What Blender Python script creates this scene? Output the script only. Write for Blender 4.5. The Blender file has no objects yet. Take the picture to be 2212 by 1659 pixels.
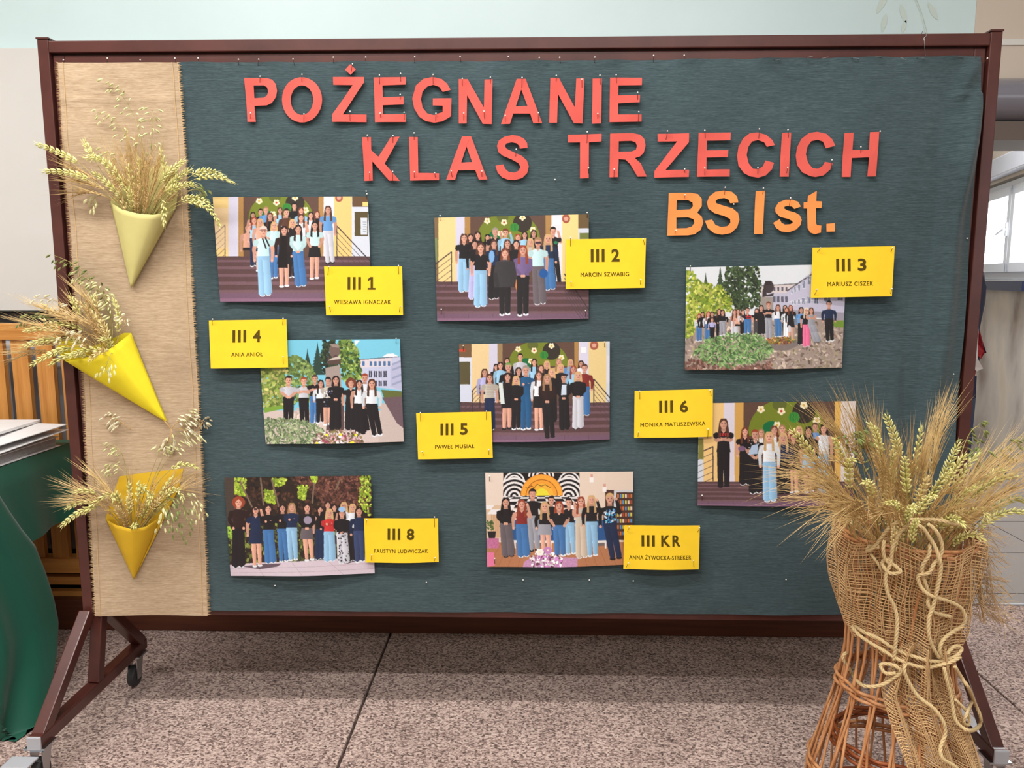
import bpy, math, random
import numpy as np
from mathutils import Vector, Matrix
random.seed(7); RNG = np.random.RandomState(5)
SC = bpy.context.scene
COL = SC.collection
PI = math.pi

# ------------------------------------------------------------------ camera
F = 1660.0
CAM = np.array([0.0502, -2.1493, 1.344]); YAW, PIT, ROL = -0.0243, 0.1367, -0.0006
FW = np.array([math.sin(YAW)*math.cos(PIT), math.cos(YAW)*math.cos(PIT), -math.sin(PIT)])
R0 = np.cross(FW, [0, 0, 1]); R0 /= np.linalg.norm(R0); U0 = np.cross(R0, FW)
RT = R0*math.cos(ROL) + U0*math.sin(ROL); UP = -R0*math.sin(ROL) + U0*math.cos(ROL)
cd = bpy.data.cameras.new('camera'); cam = bpy.data.objects.new('camera', cd); COL.objects.link(cam)
cd.sensor_width = 36.0; cd.lens = 36.0*F/2212.0; cd.clip_start = 0.05; cd.clip_end = 60
m = Matrix(((RT[0], UP[0], -FW[0], CAM[0]), (RT[1], UP[1], -FW[1], CAM[1]), (RT[2], UP[2], -FW[2], CAM[2]), (0, 0, 0, 1)))
cam.matrix_world = m
SC.camera = cam

# ------------------------------------------------------------------ world, lamps, exposure
SC.view_settings.view_transform = 'Standard'; SC.view_settings.look = 'None'
SC.view_settings.gamma = 1.0; SC.view_settings.use_curve_mapping = False
SC.view_settings.exposure = 0.12
w = bpy.data.worlds.new('world'); SC.world = w; w.use_nodes = True
bg = w.node_tree.nodes['Background']; bg.inputs[0].default_value = (0.80, 0.90, 1.0, 1); bg.inputs[1].default_value = 1.0

def area(name, loc, rot, sx, sy, power, color):
    l = bpy.data.lights.new(name, 'AREA'); l.shape = 'RECTANGLE'; l.size = sx; l.size_y = sy
    l.energy = power; l.color = color
    o = bpy.data.objects.new(name, l); o.location = loc; o.rotation_euler = rot; COL.objects.link(o); return o
area('tube_row_near', (-1.15, -1.30, 3.50), (0, 0, 0), 3.2, 0.14, 98, (1.0, 0.98, 0.955))
area('tube_row_far', (-0.3, -2.80, 3.50), (0, 0, 0), 4.6, 0.14, 116, (1.0, 0.98, 0.955))
area('tube_row_rear', (-0.3, -5.2, 3.50), (0, 0, 0), 4.6, 0.14, 50, (1.0, 0.98, 0.955))
# added bluish front fill on the right, behind the camera; no window built
area('hall_front_fill', (4.35, -4.0, 1.9), (0, math.radians(90), 0), 1.8, 4.0, 30, (0.80, 0.90, 1.0))
# added overhead fill to brighten the dark side room; no fitting there
area('side_room_fill', (3.6, 3.4, 3.45), (0, 0, 0), 1.6, 1.6, 210, (0.93, 0.96, 1.0))

# ------------------------------------------------------------------ helpers
def ray(px, py): return FW + RT*(px-1106)/F - UP*(py-829.5)/F
def PY(px, py, Y=0.0):
    d = ray(px, py); return CAM + d*(Y-CAM[1])/d[1]
def PX(px, py, X):
    d = ray(px, py); return CAM + d*(X-CAM[0])/d[0]
def PZ(px, py, Z):
    d = ray(px, py); return CAM + d*(Z-CAM[2])/d[2]
def lin(c):
    c = np.asarray(c, float)/255.0
    return np.where(c <= 0.04045, c/12.92, ((c+0.055)/1.055)**2.4)
def rgba(c): l = lin(c); return (float(l[0]), float(l[1]), float(l[2]), 1.0)

class MB:
    def __init__(s): s.v = []; s.f = []; s.n = 0
    def add(s, vs, fs):
        b = s.n
        s.v.extend([tuple(map(float, p)) for p in vs]); s.n = len(s.v)
        s.f.extend([tuple(i+b for i in f) for f in fs]); return s
    def box(s, lo, hi):
        x0, y0, z0 = lo; x1, y1, z1 = hi
        return s.add([(x0,y0,z0),(x1,y0,z0),(x1,y1,z0),(x0,y1,z0),(x0,y0,z1),(x1,y0,z1),(x1,y1,z1),(x0,y1,z1)],
                     [(0,3,2,1),(4,5,6,7),(0,1,5,4),(1,2,6,5),(2,3,7,6),(3,0,4,7)])
    def bar(s, a, b, w, h, up=(0,0,1)):
        a = np.array(a, float); b = np.array(b, float); d = b-a; d /= np.linalg.norm(d)
        x = np.cross(d, up); x /= np.linalg.norm(x); u = np.cross(x, d)
        P = [a+x*i*w/2+u*j*h/2 for i, j in ((-1,-1),(1,-1),(1,1),(-1,1))] + [b+x*i*w/2+u*j*h/2 for i, j in ((-1,-1),(1,-1),(1,1),(-1,1))]
        return s.add(P, [(0,3,2,1),(4,5,6,7),(0,1,5,4),(1,2,6,5),(2,3,7,6),(3,0,4,7)])
    def tube(s, pts, rad, n=5, cap=True):
        P = np.array(pts, float); k = len(P)
        if np.isscalar(rad): rad = [rad]*k
        T = np.gradient(P, axis=0); T /= (np.linalg.norm(T, axis=1)[:, None]+1e-12)
        ref = np.array([0, 0, 1.0]) if abs(T[0][2]) < .9 else np.array([0, 1.0, 0])
        x = np.cross(T[0], ref); x /= np.linalg.norm(x)
        vs = []
        for i in range(k):
            x = x - T[i]*np.dot(x, T[i]); x /= (np.linalg.norm(x)+1e-12); y = np.cross(T[i], x)
            for j in range(n):
                a = 2*PI*j/n; vs.append(P[i]+(x*math.cos(a)+y*math.sin(a))*rad[i])
        fs = [(i*n+j, i*n+(j+1)%n, (i+1)*n+(j+1)%n, (i+1)*n+j) for i in range(k-1) for j in range(n)]
        if cap: fs += [tuple(range(n-1, -1, -1)), tuple((k-1)*n+j for j in range(n))]
        return s.add(vs, fs)
    def grain(s, base, d, side, L, W, n=5):
        """a pointed seed husk: base point, direction, side vector"""
        d = np.array(d, float); d /= np.linalg.norm(d); x = np.cross(d, side); x /= (np.linalg.norm(x)+1e-9); y = np.cross(d, x)
        prof = ((.18, .55), (.45, 1.0), (.75, .66))
        vs = [base]
        for t, r in prof:
            for j in range(n):
                a = 2*PI*j/n; vs.append(base+d*L*t+(x*math.cos(a)+y*.8*math.sin(a))*W*.5*r)
        vs.append(base+d*L)
        fs = [(0, 1+(j+1)%n, 1+j) for j in range(n)]
        for q in range(2): fs += [(1+q*n+j, 1+q*n+(j+1)%n, 1+(q+1)*n+(j+1)%n, 1+(q+1)*n+j) for j in range(n)]
        e = 1+3*n; fs += [(1+2*n+j, 1+2*n+(j+1)%n, e) for j in range(n)]
        return s.add(vs, fs)
    def needle(s, a, b, w):
        a = np.array(a, float); b = np.array(b, float); d = b-a; L = np.linalg.norm(d)
        if L < 1e-6: return s
        d /= L; x = np.cross(d, (.3, .8, .52)); x /= (np.linalg.norm(x)+1e-9); y = np.cross(d, x)
        vs = [a+x*w, a-x*w*.5+y*w*.87, a-x*w*.5-y*w*.87, b]
        return s.add(vs, [(0,1,3),(1,2,3),(2,0,3)])
    def grid(s, fn, nu, nv):
        vs = [fn(i/nu, j/nv) for j in range(nv+1) for i in range(nu+1)]
        W = nu+1
        return s.add(vs, [(j*W+i, j*W+i+1, (j+1)*W+i+1, (j+1)*W+i) for j in range(nv) for i in range(nu)])
    def lathe(s, prof, c, n=24, axis='z'):
        vs = []
        for r, z in prof:
            for j in range(n):
                a = 2*PI*j/n
                p = (c[0]+r*math.cos(a), c[1]+r*math.sin(a), c[2]+z) if axis == 'z' else (c[0]+z, c[1]+r*math.cos(a), c[2]+r*math.sin(a))
                vs.append(p)
        k = len(prof)
        fs = [(i*n+j, i*n+(j+1)%n, (i+1)*n+(j+1)%n, (i+1)*n+j) for i in range(k-1) for j in range(n)]
        fs += [tuple(range(n-1, -1, -1)), tuple((k-1)*n+j for j in range(n))]
        return s.add(vs, fs)
    def mesh(s, name, mat, smooth=False):
        me = bpy.data.meshes.new(name); me.from_pydata(s.v, [], s.f)
        if mat: me.materials.append(mat)
        if smooth: me.polygons.foreach_set('use_smooth', [True]*len(me.polygons))
        me.update(); return me
    def build(s, name, mat, parent=None, smooth=False, bevel=0):
        o = bpy.data.objects.new(name, s.mesh(name, mat, smooth)); COL.objects.link(o)
        if parent is not None: put(o, parent)
        if bevel:
            b = o.modifiers.new('bevel', 'BEVEL'); b.width = bevel; b.segments = 2; b.limit_method = 'ANGLE'
        return o
def woff(o):                                   # world translation of an object (only translations are used in this scene)
    v = Vector(o.location)
    if o.parent is not None: v = woff(o.parent) + o.matrix_parent_inverse.to_translation() + v
    return v
def put(o, parent):
    o.parent = parent; o.matrix_parent_inverse = Matrix.Translation(-woff(parent))
def tag(o, label=None, cat=None, group=None, kind=None):
    if label: o['label'] = label
    if cat: o['category'] = cat
    if group: o['group'] = group
    if kind: o['kind'] = kind
    return o
def empty(name, loc, label, cat, group=None):
    o = bpy.data.objects.new(name, None); o.location = tuple(map(float, loc)); o.empty_display_size = .05
    COL.objects.link(o); return tag(o, label, cat, group)

# ------------------------------------------------------------------ materials
def mat(name, color, rough=.6, spec=.5, metal=0.0, sheen=0, emit=None):
    m = bpy.data.materials.new(name); m.use_nodes = True; b = m.node_tree.nodes['Principled BSDF']
    b.inputs['Base Color'].default_value = rgba(color); b.inputs['Roughness'].default_value = rough
    b.inputs['Specular IOR Level'].default_value = spec; b.inputs['Metallic'].default_value = metal
    if sheen: b.inputs['Sheen Weight'].default_value = sheen
    if emit: b.inputs['Emission Color'].default_value = rgba(emit[0]); b.inputs['Emission Strength'].default_value = emit[1]
    return m
def N(m, t, **kw):
    n = m.node_tree.nodes.new(t)
    for k, v in kw.items(): setattr(n, k, v)
    return n
def L(m, a, b): m.node_tree.links.new(a, b)
def ramp(m, fac, stops):
    r = N(m, 'ShaderNodeValToRGB'); e = r.color_ramp.elements
    while len(e) < len(stops): e.new(.5)
    for i, (p, c) in enumerate(stops): e[i].position = p; e[i].color = rgba(c)
    L(m, fac, r.inputs[0]); return r
def coords(m, scale=(1,1,1), rot=(0,0,0)):
    t = N(m, 'ShaderNodeTexCoord'); mp = N(m, 'ShaderNodeMapping'); mp.inputs['Scale'].default_value = scale; mp.inputs['Rotation'].default_value = rot
    L(m, t.outputs['Object'], mp.inputs[0]); return mp.outputs[0]
def noise(m, vec, scale, detail=2, rough=.5):
    n = N(m, 'ShaderNodeTexNoise'); n.inputs['Scale'].default_value = scale; n.inputs['Detail'].default_value = detail; n.inputs['Roughness'].default_value = rough
    L(m, vec, n.inputs['Vector']); return n.outputs['Fac']
def bump(m, h, strength, dist, prev=None):
    b = N(m, 'ShaderNodeBump'); b.inputs['Strength'].default_value = strength; b.inputs['Distance'].default_value = dist
    L(m, h, b.inputs['Height'])
    if prev is not None: L(m, prev, b.inputs['Normal'])
    L(m, b.outputs[0], m.node_tree.nodes['Principled BSDF'].inputs['Normal']); return b.outputs[0]
def mixc(m, fac, a, b, mode='MIX'):
    x = N(m, 'ShaderNodeMix', data_type='RGBA', blend_type=mode)
    for sock, val in ((x.inputs['Factor'], fac), (x.inputs['A'], a), (x.inputs['B'], b)):
        if hasattr(val, 'links'): L(m, val, sock)
        elif isinstance(val, (int, float)): sock.default_value = val
        else: sock.default_value = rgba(val)
    return x.outputs['Result']
def base(m, sock): L(m, sock, m.node_tree.nodes['Principled BSDF'].inputs['Base Color'])

def m_streak(name, dark, mid, light, along='x', rough=.9, fine=1.0, sheen=.2, wv=1400):
    m = mat(name, mid, rough, .15, sheen=sheen)
    s = (14, 14, 420*fine) if along == 'x' else (420*fine, 14, 14)
    a = noise(m, coords(m, s), 1.0, 3, .6)
    s2 = (60, 60, 900*fine) if along == 'x' else (900*fine, 60, 60)
    b = noise(m, coords(m, s2), 1.0, 2, .6)
    mx = N(m, 'ShaderNodeMath', operation='ADD'); L(m, a, mx.inputs[0]); L(m, b, mx.inputs[1])
    dv = N(m, 'ShaderNodeMath', operation='MULTIPLY'); L(m, mx.outputs[0], dv.inputs[0]); dv.inputs[1].default_value = .5
    r = ramp(m, dv.outputs[0], [(.33, dark), (.5, mid), (.67, light)])
    big = noise(m, coords(m, (3, 3, 3)), 1.0, 3, .5)
    rb = ramp(m, big, [(.3, (225, 225, 225)), (.7, (255, 255, 255))])
    base(m, mixc(m, 1.0, r.outputs[0], rb.outputs[0], 'MULTIPLY'))
    # weave relief
    g = noise(m, coords(m, (wv*.6, wv*.6, wv)), 1.0, 1, .5)
    bump(m, g, .3, .0006, bump(m, dv.outputs[0], .3, .0005))
    return m
M = {}
M['teal'] = m_streak('teal_linen', (50, 66, 70), (66, 83, 87), (84, 102, 106))
M['burlap'] = m_streak('burlap_cloth', (166, 141, 112), (188, 164, 134), (206, 184, 156), fine=.7)
M['thread'] = mat('jute_thread', (208, 174, 128), .9, .1)
M['thread_pale'] = mat('frayed_thread', (206, 176, 134), .9, .1)
def m_frame():
    m = mat('brown_gloss_paint', (80, 42, 38), .28, .5)
    n = noise(m, coords(m, (9, 9, 9)), 1.0, 4, .6)
    r = ramp(m, n, [(.3, (68, 34, 30)), (.7, (84, 45, 39))]); base(m, r.outputs[0])
    bump(m, noise(m, coords(m, (240, 240, 240)), 1.0, 2), .08, .0005); return m
M['frame'] = m_frame()
M['frame_dark'] = mat('dark_backing_board', (46, 26, 20), .6)
M['steel'] = mat('zinc_plated_steel', (178, 182, 186), .3, .5, 1.0)
M['plastic_grey'] = mat('grey_end_cap_plastic', (168, 170, 176), .45)
M['rubber'] = mat('dark_wheel_rubber', (46, 46, 48), .6)
M['pinhead'] = mat('pearl_pin_head', (232, 232, 226), .25)
M['pinshaft'] = mat('pin_steel', (92, 72, 70), .35, .5, .6)
def m_paper(name, c, rough=.75):
    m = mat(name, c, rough, .25); n = noise(m, coords(m, (25, 25, 25)), 1.0, 3, .6)
    c = np.array(c, float); r = ramp(m, n, [(.3, c*.98), (.7, np.minimum(c*1.01, 255))]); base(m, r.outputs[0])
    bump(m, noise(m, coords(m, (30, 30, 30)), 1.0, 2), .05, .001); return m
M['coral'] = m_paper('coral_red_paper', (214, 92, 82)); M['orange'] = m_paper('orange_paper', (244, 146, 78))
M['yellow'] = m_paper('yellow_card', (245, 206, 46)); M['cone_pale'] = m_paper('pale_lime_paper', (206, 198, 130))
M['cone_yellow'] = m_paper('lemon_yellow_paper', (232, 214, 44)); M['cone_gold'] = m_paper('golden_yellow_paper', (216, 176, 44))
M['ink'] = mat('brown_black_print', (82, 66, 12), .7, .2)
M['white_paper'] = m_paper('white_paper', (238, 236, 236), .5)
M['page_edge'] = m_streak('page_edges', (150, 146, 146), (186, 182, 182), (216, 213, 212), rough=.7, sheen=0)
def m_print():
    m = mat('photo_print', (128, 128, 128), .38, .4); a = N(m, 'ShaderNodeAttribute'); a.attribute_name = 'print'; base(m, a.outputs['Color']); return m
M['print'] = m_print()
def m_wood(name, a, b, along='z'):
    m = mat(name, b, .42, .4)
    s = (60, 60, 3) if along == 'z' else (3, 60, 60)
    n = noise(m, coords(m, s), 1.0, 4, .6); r = ramp(m, n, [(.3, a), (.7, b)]); base(m, r.outputs[0]); bump(m, n, .1, .001); return m
M['wood'] = m_wood('honey_pine_slat', (186, 122, 56), (222, 158, 84)); M['wood_x'] = m_wood('honey_pine_rail', (186, 122, 56), (222, 158, 84), 'x')
M['wood_dark'] = m_wood('dark_stained_plinth', (72, 36, 24), (96, 52, 34), 'x')
M['wicker'] = m_wood('willow_cane', (166, 108, 66), (212, 158, 110)); M['wicker_dark'] = m_wood('dark_willow_cane', (122, 62, 32), (166, 92, 50), 'x')
M['radiator'] = mat('grey_radiator_enamel', (172, 174, 180), .35)
M['black'] = mat('black_joints_and_shade', (30, 26, 26), .8)  # black under the carpet joints, and for the shade behind the radiator
def m_velvet():
    m = mat('dark_green_satin', (18, 84, 66), .5, .35, sheen=.12)
    n = noise(m, coords(m, (500, 500, 500)), 1.0, 2); bump(m, n, .15, .0006); return m
M['green'] = m_velvet()
def m_carpet():
    m = mat('speckled_loop_carpet', (160, 138, 130), .95, .1, sheen=.1)
    v = N(m, 'ShaderNodeTexVoronoi'); v.inputs['Scale'].default_value = 1.0
    L(m, coords(m, (150, 190, 150), (0, 0, .5)), v.inputs['Vector'])
    sp = N(m, 'ShaderNodeSeparateColor'); L(m, v.outputs['Color'], sp.inputs[0])
    n = noise(m, coords(m, (120, 160, 120), (0, 0, .4)), 1.0, 3, .7)
    ad = N(m, 'ShaderNodeMath', operation='MULTIPLY_ADD'); L(m, sp.outputs[0], ad.inputs[0]); ad.inputs[1].default_value = .45; L(m, n, ad.inputs[2])
    sb = N(m, 'ShaderNodeMath', operation='SUBTRACT'); L(m, ad.outputs[0], sb.inputs[0]); sb.inputs[1].default_value = .22
    r = ramp(m, sb.outputs[0], [(.22, (80, 62, 56)), (.38, (146, 122, 114)), (.52, (190, 164, 154)), (.75, (228, 204, 192))])
    big = noise(m, coords(m, (5, 5, 5)), 1.0, 3); rb = ramp(m, big, [(.3, (228, 226, 226)), (.7, (255, 255, 255))])
    base(m, mixc(m, 1.0, r.outputs[0], rb.outputs[0], 'MULTIPLY'))
    bump(m, sb.outputs[0], .9, .006); return m
M['carpet'] = m_carpet()
def m_wall(name, c, rough=.5, sp=.4, var=.97):
    m = mat(name, c, rough, sp); c = np.array(c, float); n = noise(m, coords(m, (2, 2, 2)), 1.0, 4)
    r = ramp(m, n, [(.3, c*var), (.7, c)]); base(m, r.outputs[0]); bump(m, noise(m, coords(m, (90, 90, 90)), 1.0, 3), .05, .001); return m
M['aqua'] = m_wall('pale_aqua_gloss_wall', (214, 236, 238), .25); M['beige'] = m_wall('beige_wall', (214, 201, 186), .5)
M['greyboard'] = m_wall('pale_grey_board', (222, 220, 216), .4); M['white_trim'] = m_wall('pale_trim', (226, 226, 220), .4)
M['leafpaint'] = mat('faded_beige_leaf_paint', (204, 220, 212), .4)
M['hall'] = m_wall('cream_hall_wall', (226, 220, 208), .7); M['ceil'] = m_wall('white_ceiling', (232, 232, 230), .8)
M['beam'] = m_wall('slate_gloss_paint', (128, 128, 138), .15, .6, .9); M['beam_low'] = m_wall('taupe_gloss_paint', (100, 88, 80), .35)
M['pvc'] = mat('white_window_plastic', (226, 230, 238), .3); M['tile'] = m_wall('grey_stone_tile', (130, 123, 119), .35)
M['blind'] = m_wall('blind_cassette', (206, 208, 216), .4)
def m_marble():
    m = mat('swirled_plaster', (190, 175, 160), .5, .3)
    n = noise(m, coords(m, (1.6, 1.6, 1.1)), 1.0, 4, .5)
    r = ramp(m, n, [(.30, (150, 134, 124)), (.42, (196, 188, 182)), (.55, (216, 206, 194)), (.72, (204, 184, 158))]); base(m, r.outputs[0]); return m
M['marble'] = m_marble()
M['sky'] = mat('bright_daylight_outside', (255, 255, 255), .5, emit=((250, 252, 255), 3.0))
M['tube_glow'] = mat('lit_fluorescent_tube', (255, 255, 255), .5, emit=((255, 250, 240), 6.0))
M['navy'] = mat('navy_satin', (22, 34, 66), .3, .5); M['lblue'] = mat('light_blue_highlight', (96, 150, 205), .3, .5)
M['red'] = mat('red_satin', (150, 28, 36), .35); M['wsatin'] = mat('greyish_white_satin', (205, 200, 198), .4)
M['rope'] = mat('jute_rope', (206, 182, 136), .85, .15)
def m_plant(name, a, b):
    m = mat(name, a, .6, .3); n = noise(m, coords(m, (70, 70, 70)), 1.0, 2); r = ramp(m, n, [(.35, a), (.65, b)]); base(m, r.outputs[0]); return m
M['wheat_g'] = m_plant('pale_green_wheat', (210, 208, 124), (240, 234, 168)); M['wheat_y'] = m_plant('ripe_wheat', (222, 200, 134), (242, 226, 170))
M['barley'] = m_plant('dry_barley', (188, 156, 100), (226, 198, 142)); M['oat'] = m_plant('green_oat', (190, 190, 132), (224, 220, 170))
M['oat_d'] = m_plant('deep_green_oat', (104, 118, 64), (146, 152, 92)); M['stem'] = m_plant('straw_stem', (140, 138, 76), (186, 172, 110))
M['stem_b'] = m_plant('brown_straw', (176, 138, 84), (216, 182, 122)); M['oat_w'] = m_plant('bleached_oat', (206, 196, 156), (232, 224, 196))

# ================================================================== the hall
def struct(name, mb, m, parent=None, bevel=0):
    o = mb.build(name, m, parent, bevel=bevel)
    if parent is None: o['kind'] = 'structure'
    return o
WB = 0.95                                     # front face of the back wall
wx = float(PY(2105, 60, WB)[0])               # where the aqua paint ends
zl0 = float(PY(2180, 308, WB)[2]); zl1 = float(PY(2180, 172, WB)[2])
ox = float(PY(2085, 600, WB)[0])              # left jamb of the opening, hidden behind the board's frame
wb = struct('wall_back', MB().box((-4.2, WB, -.6), (ox, WB+.25, 3.6)), M['aqua'])
struct('wall_back_lintel', MB().box((ox, WB+.001, zl0+.02), (5.2, WB+.25, 3.6)), M['beige'])
wbp = struct('trim_1', MB().box((wx, WB-.004, zl1), (5.2, WB+.001, float(PY(2180, 0, WB)[2])+1.0)), M['beige'])
struct('trim_2', MB().box((wx, WB-.010, float(PY(2180, 99, WB)[2])), (5.2, WB-.0045, float(PY(2180, 86, WB)[2]))), M['white_trim'])
# slate painted beam over the opening: round nosing above, flat taupe board below
mb = MB(); prof = []
h = zl1-zl0; z1 = zl1; z0 = zl0+h*.30
for k in range(13):
    a = k/12.0; prof.append((WB-.02-.10*math.sin(PI*a)**.6, z1-(z1-z0)*a))
vs = [(x, y, z) for x in (ox, 5.2) for y, z in prof] + [(ox, WB, z1), (ox, WB, z0), (5.2, WB, z1), (5.2, WB, z0)]
fs = [(k, k+1, 14+k, 13+k) for k in range(12)]
mb.add(vs, fs); bo = struct('trim_3', mb, M['beam'])
for p in bo.data.polygons: p.use_smooth = True
struct('trim_4', MB().box((ox, WB-.05, zl0), (5.2, WB+.2, z0)), M['beam_low'])
# painted leaves on the aqua wall: thin raised paint shapes
def leaf_path(px, py, L_, a, wd):
    c = PY(px, py, WB-.0015); vs = []; n = 10
    for k in range(n+1):
        t = k/n; ww = wd*math.sin(PI*t)**.8; vs.append((c[0]+math.cos(a)*L_*t-math.sin(a)*ww, c[1], c[2]+math.sin(a)*L_*t+math.cos(a)*ww))
    for k in range(n-1, 0, -1):
        t = k/n; ww = -wd*math.sin(PI*t)**.8; vs.append((c[0]+math.cos(a)*L_*t-math.sin(a)*ww, c[1], c[2]+math.sin(a)*L_*t+math.cos(a)*ww))
    return vs
stem_mb = MB(); pts = [PY(x, y, WB-.0012) for x, y in ((1962, -60), (1978, 0), (1990, 30), (2002, 75))]
stem_mb.tube(pts, [.004]*4, 4); st = stem_mb.build('painted_stem', M['leafpaint'], wb)
for (px, py, l_, a, wd) in ((1893, 30, .09, 1.1, .012), (1945, 8, .075, -1.2, .011), (1905, 70, .07, 1.4, .010), (2005, 5, .075, -1.0, .011), (1948, 72, .05, 1.3, .008)):
    v = leaf_path(px, py, l_, a, wd); MB().add(v, [tuple(range(len(v)))]).build('painted_leaf', M['leafpaint'], wb)
# pale grey board hung on the wall, left
q0 = PY(128, 103, WB-.03); q1 = PY(128, 671, WB-.03)
gb = struct('wall_panel', MB().box((-3.4, WB-.03, float(q1[2])), (float(PY(400, 400, WB-.03)[0]), WB-.002, float(q0[2]))), M['greyboard'], bevel=.002)
struct('niche_shade_sheet', MB().box((-3.4, WB-.012, 0), (ox-.4, WB-.001, float(PY(60, 673, WB-.01)[2]))), M['black'])  # flat black sheet standing in for the shade above and behind the radiator
# slatted wooden screen in front of the radiator, its plinth running behind the notice board
SY = .64
tz1 = float(PY(60, 699, SY)[2]); tz0 = float(PY(60, 734, SY)[2]); bz1 = float(PY(150, 1205, SY)[2]); bz0 = float(PY(150, 1236, SY)[2])
sc = empty('slatted_screen', (-1.5, SY, 0), 'honey coloured wooden radiator screen with upright slats behind the green table', 'screen')
MB().box((-2.9, SY-.012, tz0), (.9, SY+.03, tz1)).build('top_rail', M['wood_x'], sc, bevel=.003)
MB().box((-2.9, SY-.012, bz0), (.9, SY+.05, bz1)).build('bottom_rail', M['wood_x'], sc, bevel=.003)
sw = MB().box((-.031, SY, bz1), (.031, SY+.02, tz0)).mesh('slat', M['wood'])
xs0 = float(PY(98, 800, SY)[0]); pitch = float(PY(45, 800, SY)[0])-xs0
for k in range(-4, 11):
    o = bpy.data.objects.new('slat', sw); COL.objects.link(o); o.location = (xs0+pitch*k-(-1.5), 0-SY, 0); o.parent = sc
    o.location = Vector((xs0+pitch*k+1.5, -SY, 0))
for zz in ((1250, 1268), (1282, 1316)):
    za = float(PY(160, zz[0], SY)[2]); zb = float(PY(160, zz[1], SY)[2])
    MB().box((-2.9, SY+.02, zb), (-1.25, SY+.05, za)).build('lower_board', M['wood_x'], sc, bevel=.002)
MB().box((-2.9, SY-.02, .0), (1.42, SY+.02, float(PY(1000, 1300, SY)[2]))).build('plinth', M['wood_dark'], sc, bevel=.003)
rad = empty('radiator', (-2, .80, .2), 'grey ribbed radiator behind the wooden slats', 'radiator')
MB().box((-2.9, .82, .25), (-.9, .86, tz0-.02)).build('radiator_body', M['radiator'], rad, bevel=.01)
rb = MB().box((-.012, .79, .27), (.012, .822, tz0-.05)).mesh('rib', M['radiator'])
for k in range(24):
    o = bpy.data.objects.new('rib', rb); COL.objects.link(o); o.parent = rad; o.location = (-2.85+k*.085+2, -.80, -.2)
# carpeted platform in sections with open joints between them
fl = struct('floor', MB().box((-4.2, -7.2, -.60), (5.2, .93, -.035)), M['black'])
JX = (-4.2, -2.552, -.483, 1.590, 3.66, 5.2)
for a, b in zip(JX[:-1], JX[1:]):
    for ya, yb in ((-7.2, -3.3), (-3.294, .93)):
        o = MB().box((a+.004, ya, -.034), (b-.004, yb, 0)).build('carpet_section', M['carpet'], fl, bevel=.004)
struct('trim_5', MB().box((ox-.6, .931, -.045), (5.2, .945, .004)), M['radiator'])
# side room beyond the opening, two steps lower, with tiled floor
FZ = -.32
sf = struct('floor_side_room', MB().box((.9, WB, FZ-.1), (9.5, 9.5, FZ-.006)), M['beam_low'])
for i in range(7):
    for j in range(10):
        MB().box((1.5+i*.85, 1.20+j*.62, FZ-.0055), (1.5+i*.85+.842, 1.20+j*.62+.612, FZ)).build('floor_tile', M['tile'], sf)
# window wall of the side room
A = CAM + ray(2140, 500)/np.dot(ray(2140, 500), FW)*7.5
dr = ray(1600, 602); dr[2] = 0; dr /= np.linalg.norm(dr); nr = np.array([-dr[1], dr[0], 0])   # wall direction (away) and its normal into the room
def WP(t, z, off=0): return (A[0]-dr[0]*t+nr[0]*off, A[1]-dr[1]*t+nr[1]*off, z)
def wall_t(px, z=1.2):                     # parameter on the wall hit by the ray through column px
    d = ray(px, 600); Mx = np.array([[d[0], dr[0]], [d[1], dr[1]]]); s, t = np.linalg.solve(Mx, np.array([A[0]-CAM[0], A[1]-CAM[1]])); return t, s
def wall_z(px, py):
    d = ray(px, py); Mx = np.array([[d[0], dr[0]], [d[1], dr[1]]]); s, t = np.linalg.solve(Mx, np.array([A[0]-CAM[0], A[1]-CAM[1]])); return float(CAM[2]+s*d[2]), float(t)
def wbox(mb, t0, t1, za, zb, o0, o1):
    P = [WP(t, z, o) for z in (za, zb) for (t, o) in ((t0, o0), (t1, o0), (t1, o1), (t0, o1))]
    return mb.add(P, [(0,3,2,1),(4,5,6,7),(0,1,5,4),(1,2,6,5),(2,3,7,6),(3,0,4,7)])
zs, t_s = wall_z(2160, 600); zt, t_t = wall_z(2160, 398)
tL, tM, tR = -.75, wall_z(2180, 500)[1], wall_z(2196, 500)[1]+.55
ws = MB(); wbox(ws, -2.6, 5.2, FZ-.1, zs-.03, -.2, 0); struct('wall_right', ws, M['marble'])
ws = MB(); wbox(ws, -2.6, 5.2, zt+.02, 3.6, -.2, 0); struct('wall_right_upper', ws, M['beige'])
ws = MB(); wbox(ws, -2.6, tL, zs-.03, zt+.02, -.2, 0); struct('wall_right_pier', ws, M['beige'])
ws = MB(); wbox(ws, tR, 5.2, zs-.03, zt+.02, -.2, 0); struct('wall_right_pier_near', ws, M['beige'])
win = empty('window_1', WP((tL+tR)/2, zs, 0), 'white window with two sashes and a lever handle in the side room', 'window'); del win['category']; win['kind'] = 'structure'
fw = .075
mb = MB(); wbox(mb, tL, tR, zs-.02, zs+fw, -.12, -.02); wbox(mb, tL, tR, zt-fw, zt, -.12, -.02); wbox(mb, tL, tL+fw, zs, zt, -.12, -.02); wbox(mb, tR-fw, tR, zs, zt, -.12, -.02)
mb.build('window_frame', M['pvc'], win, bevel=.004)
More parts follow.
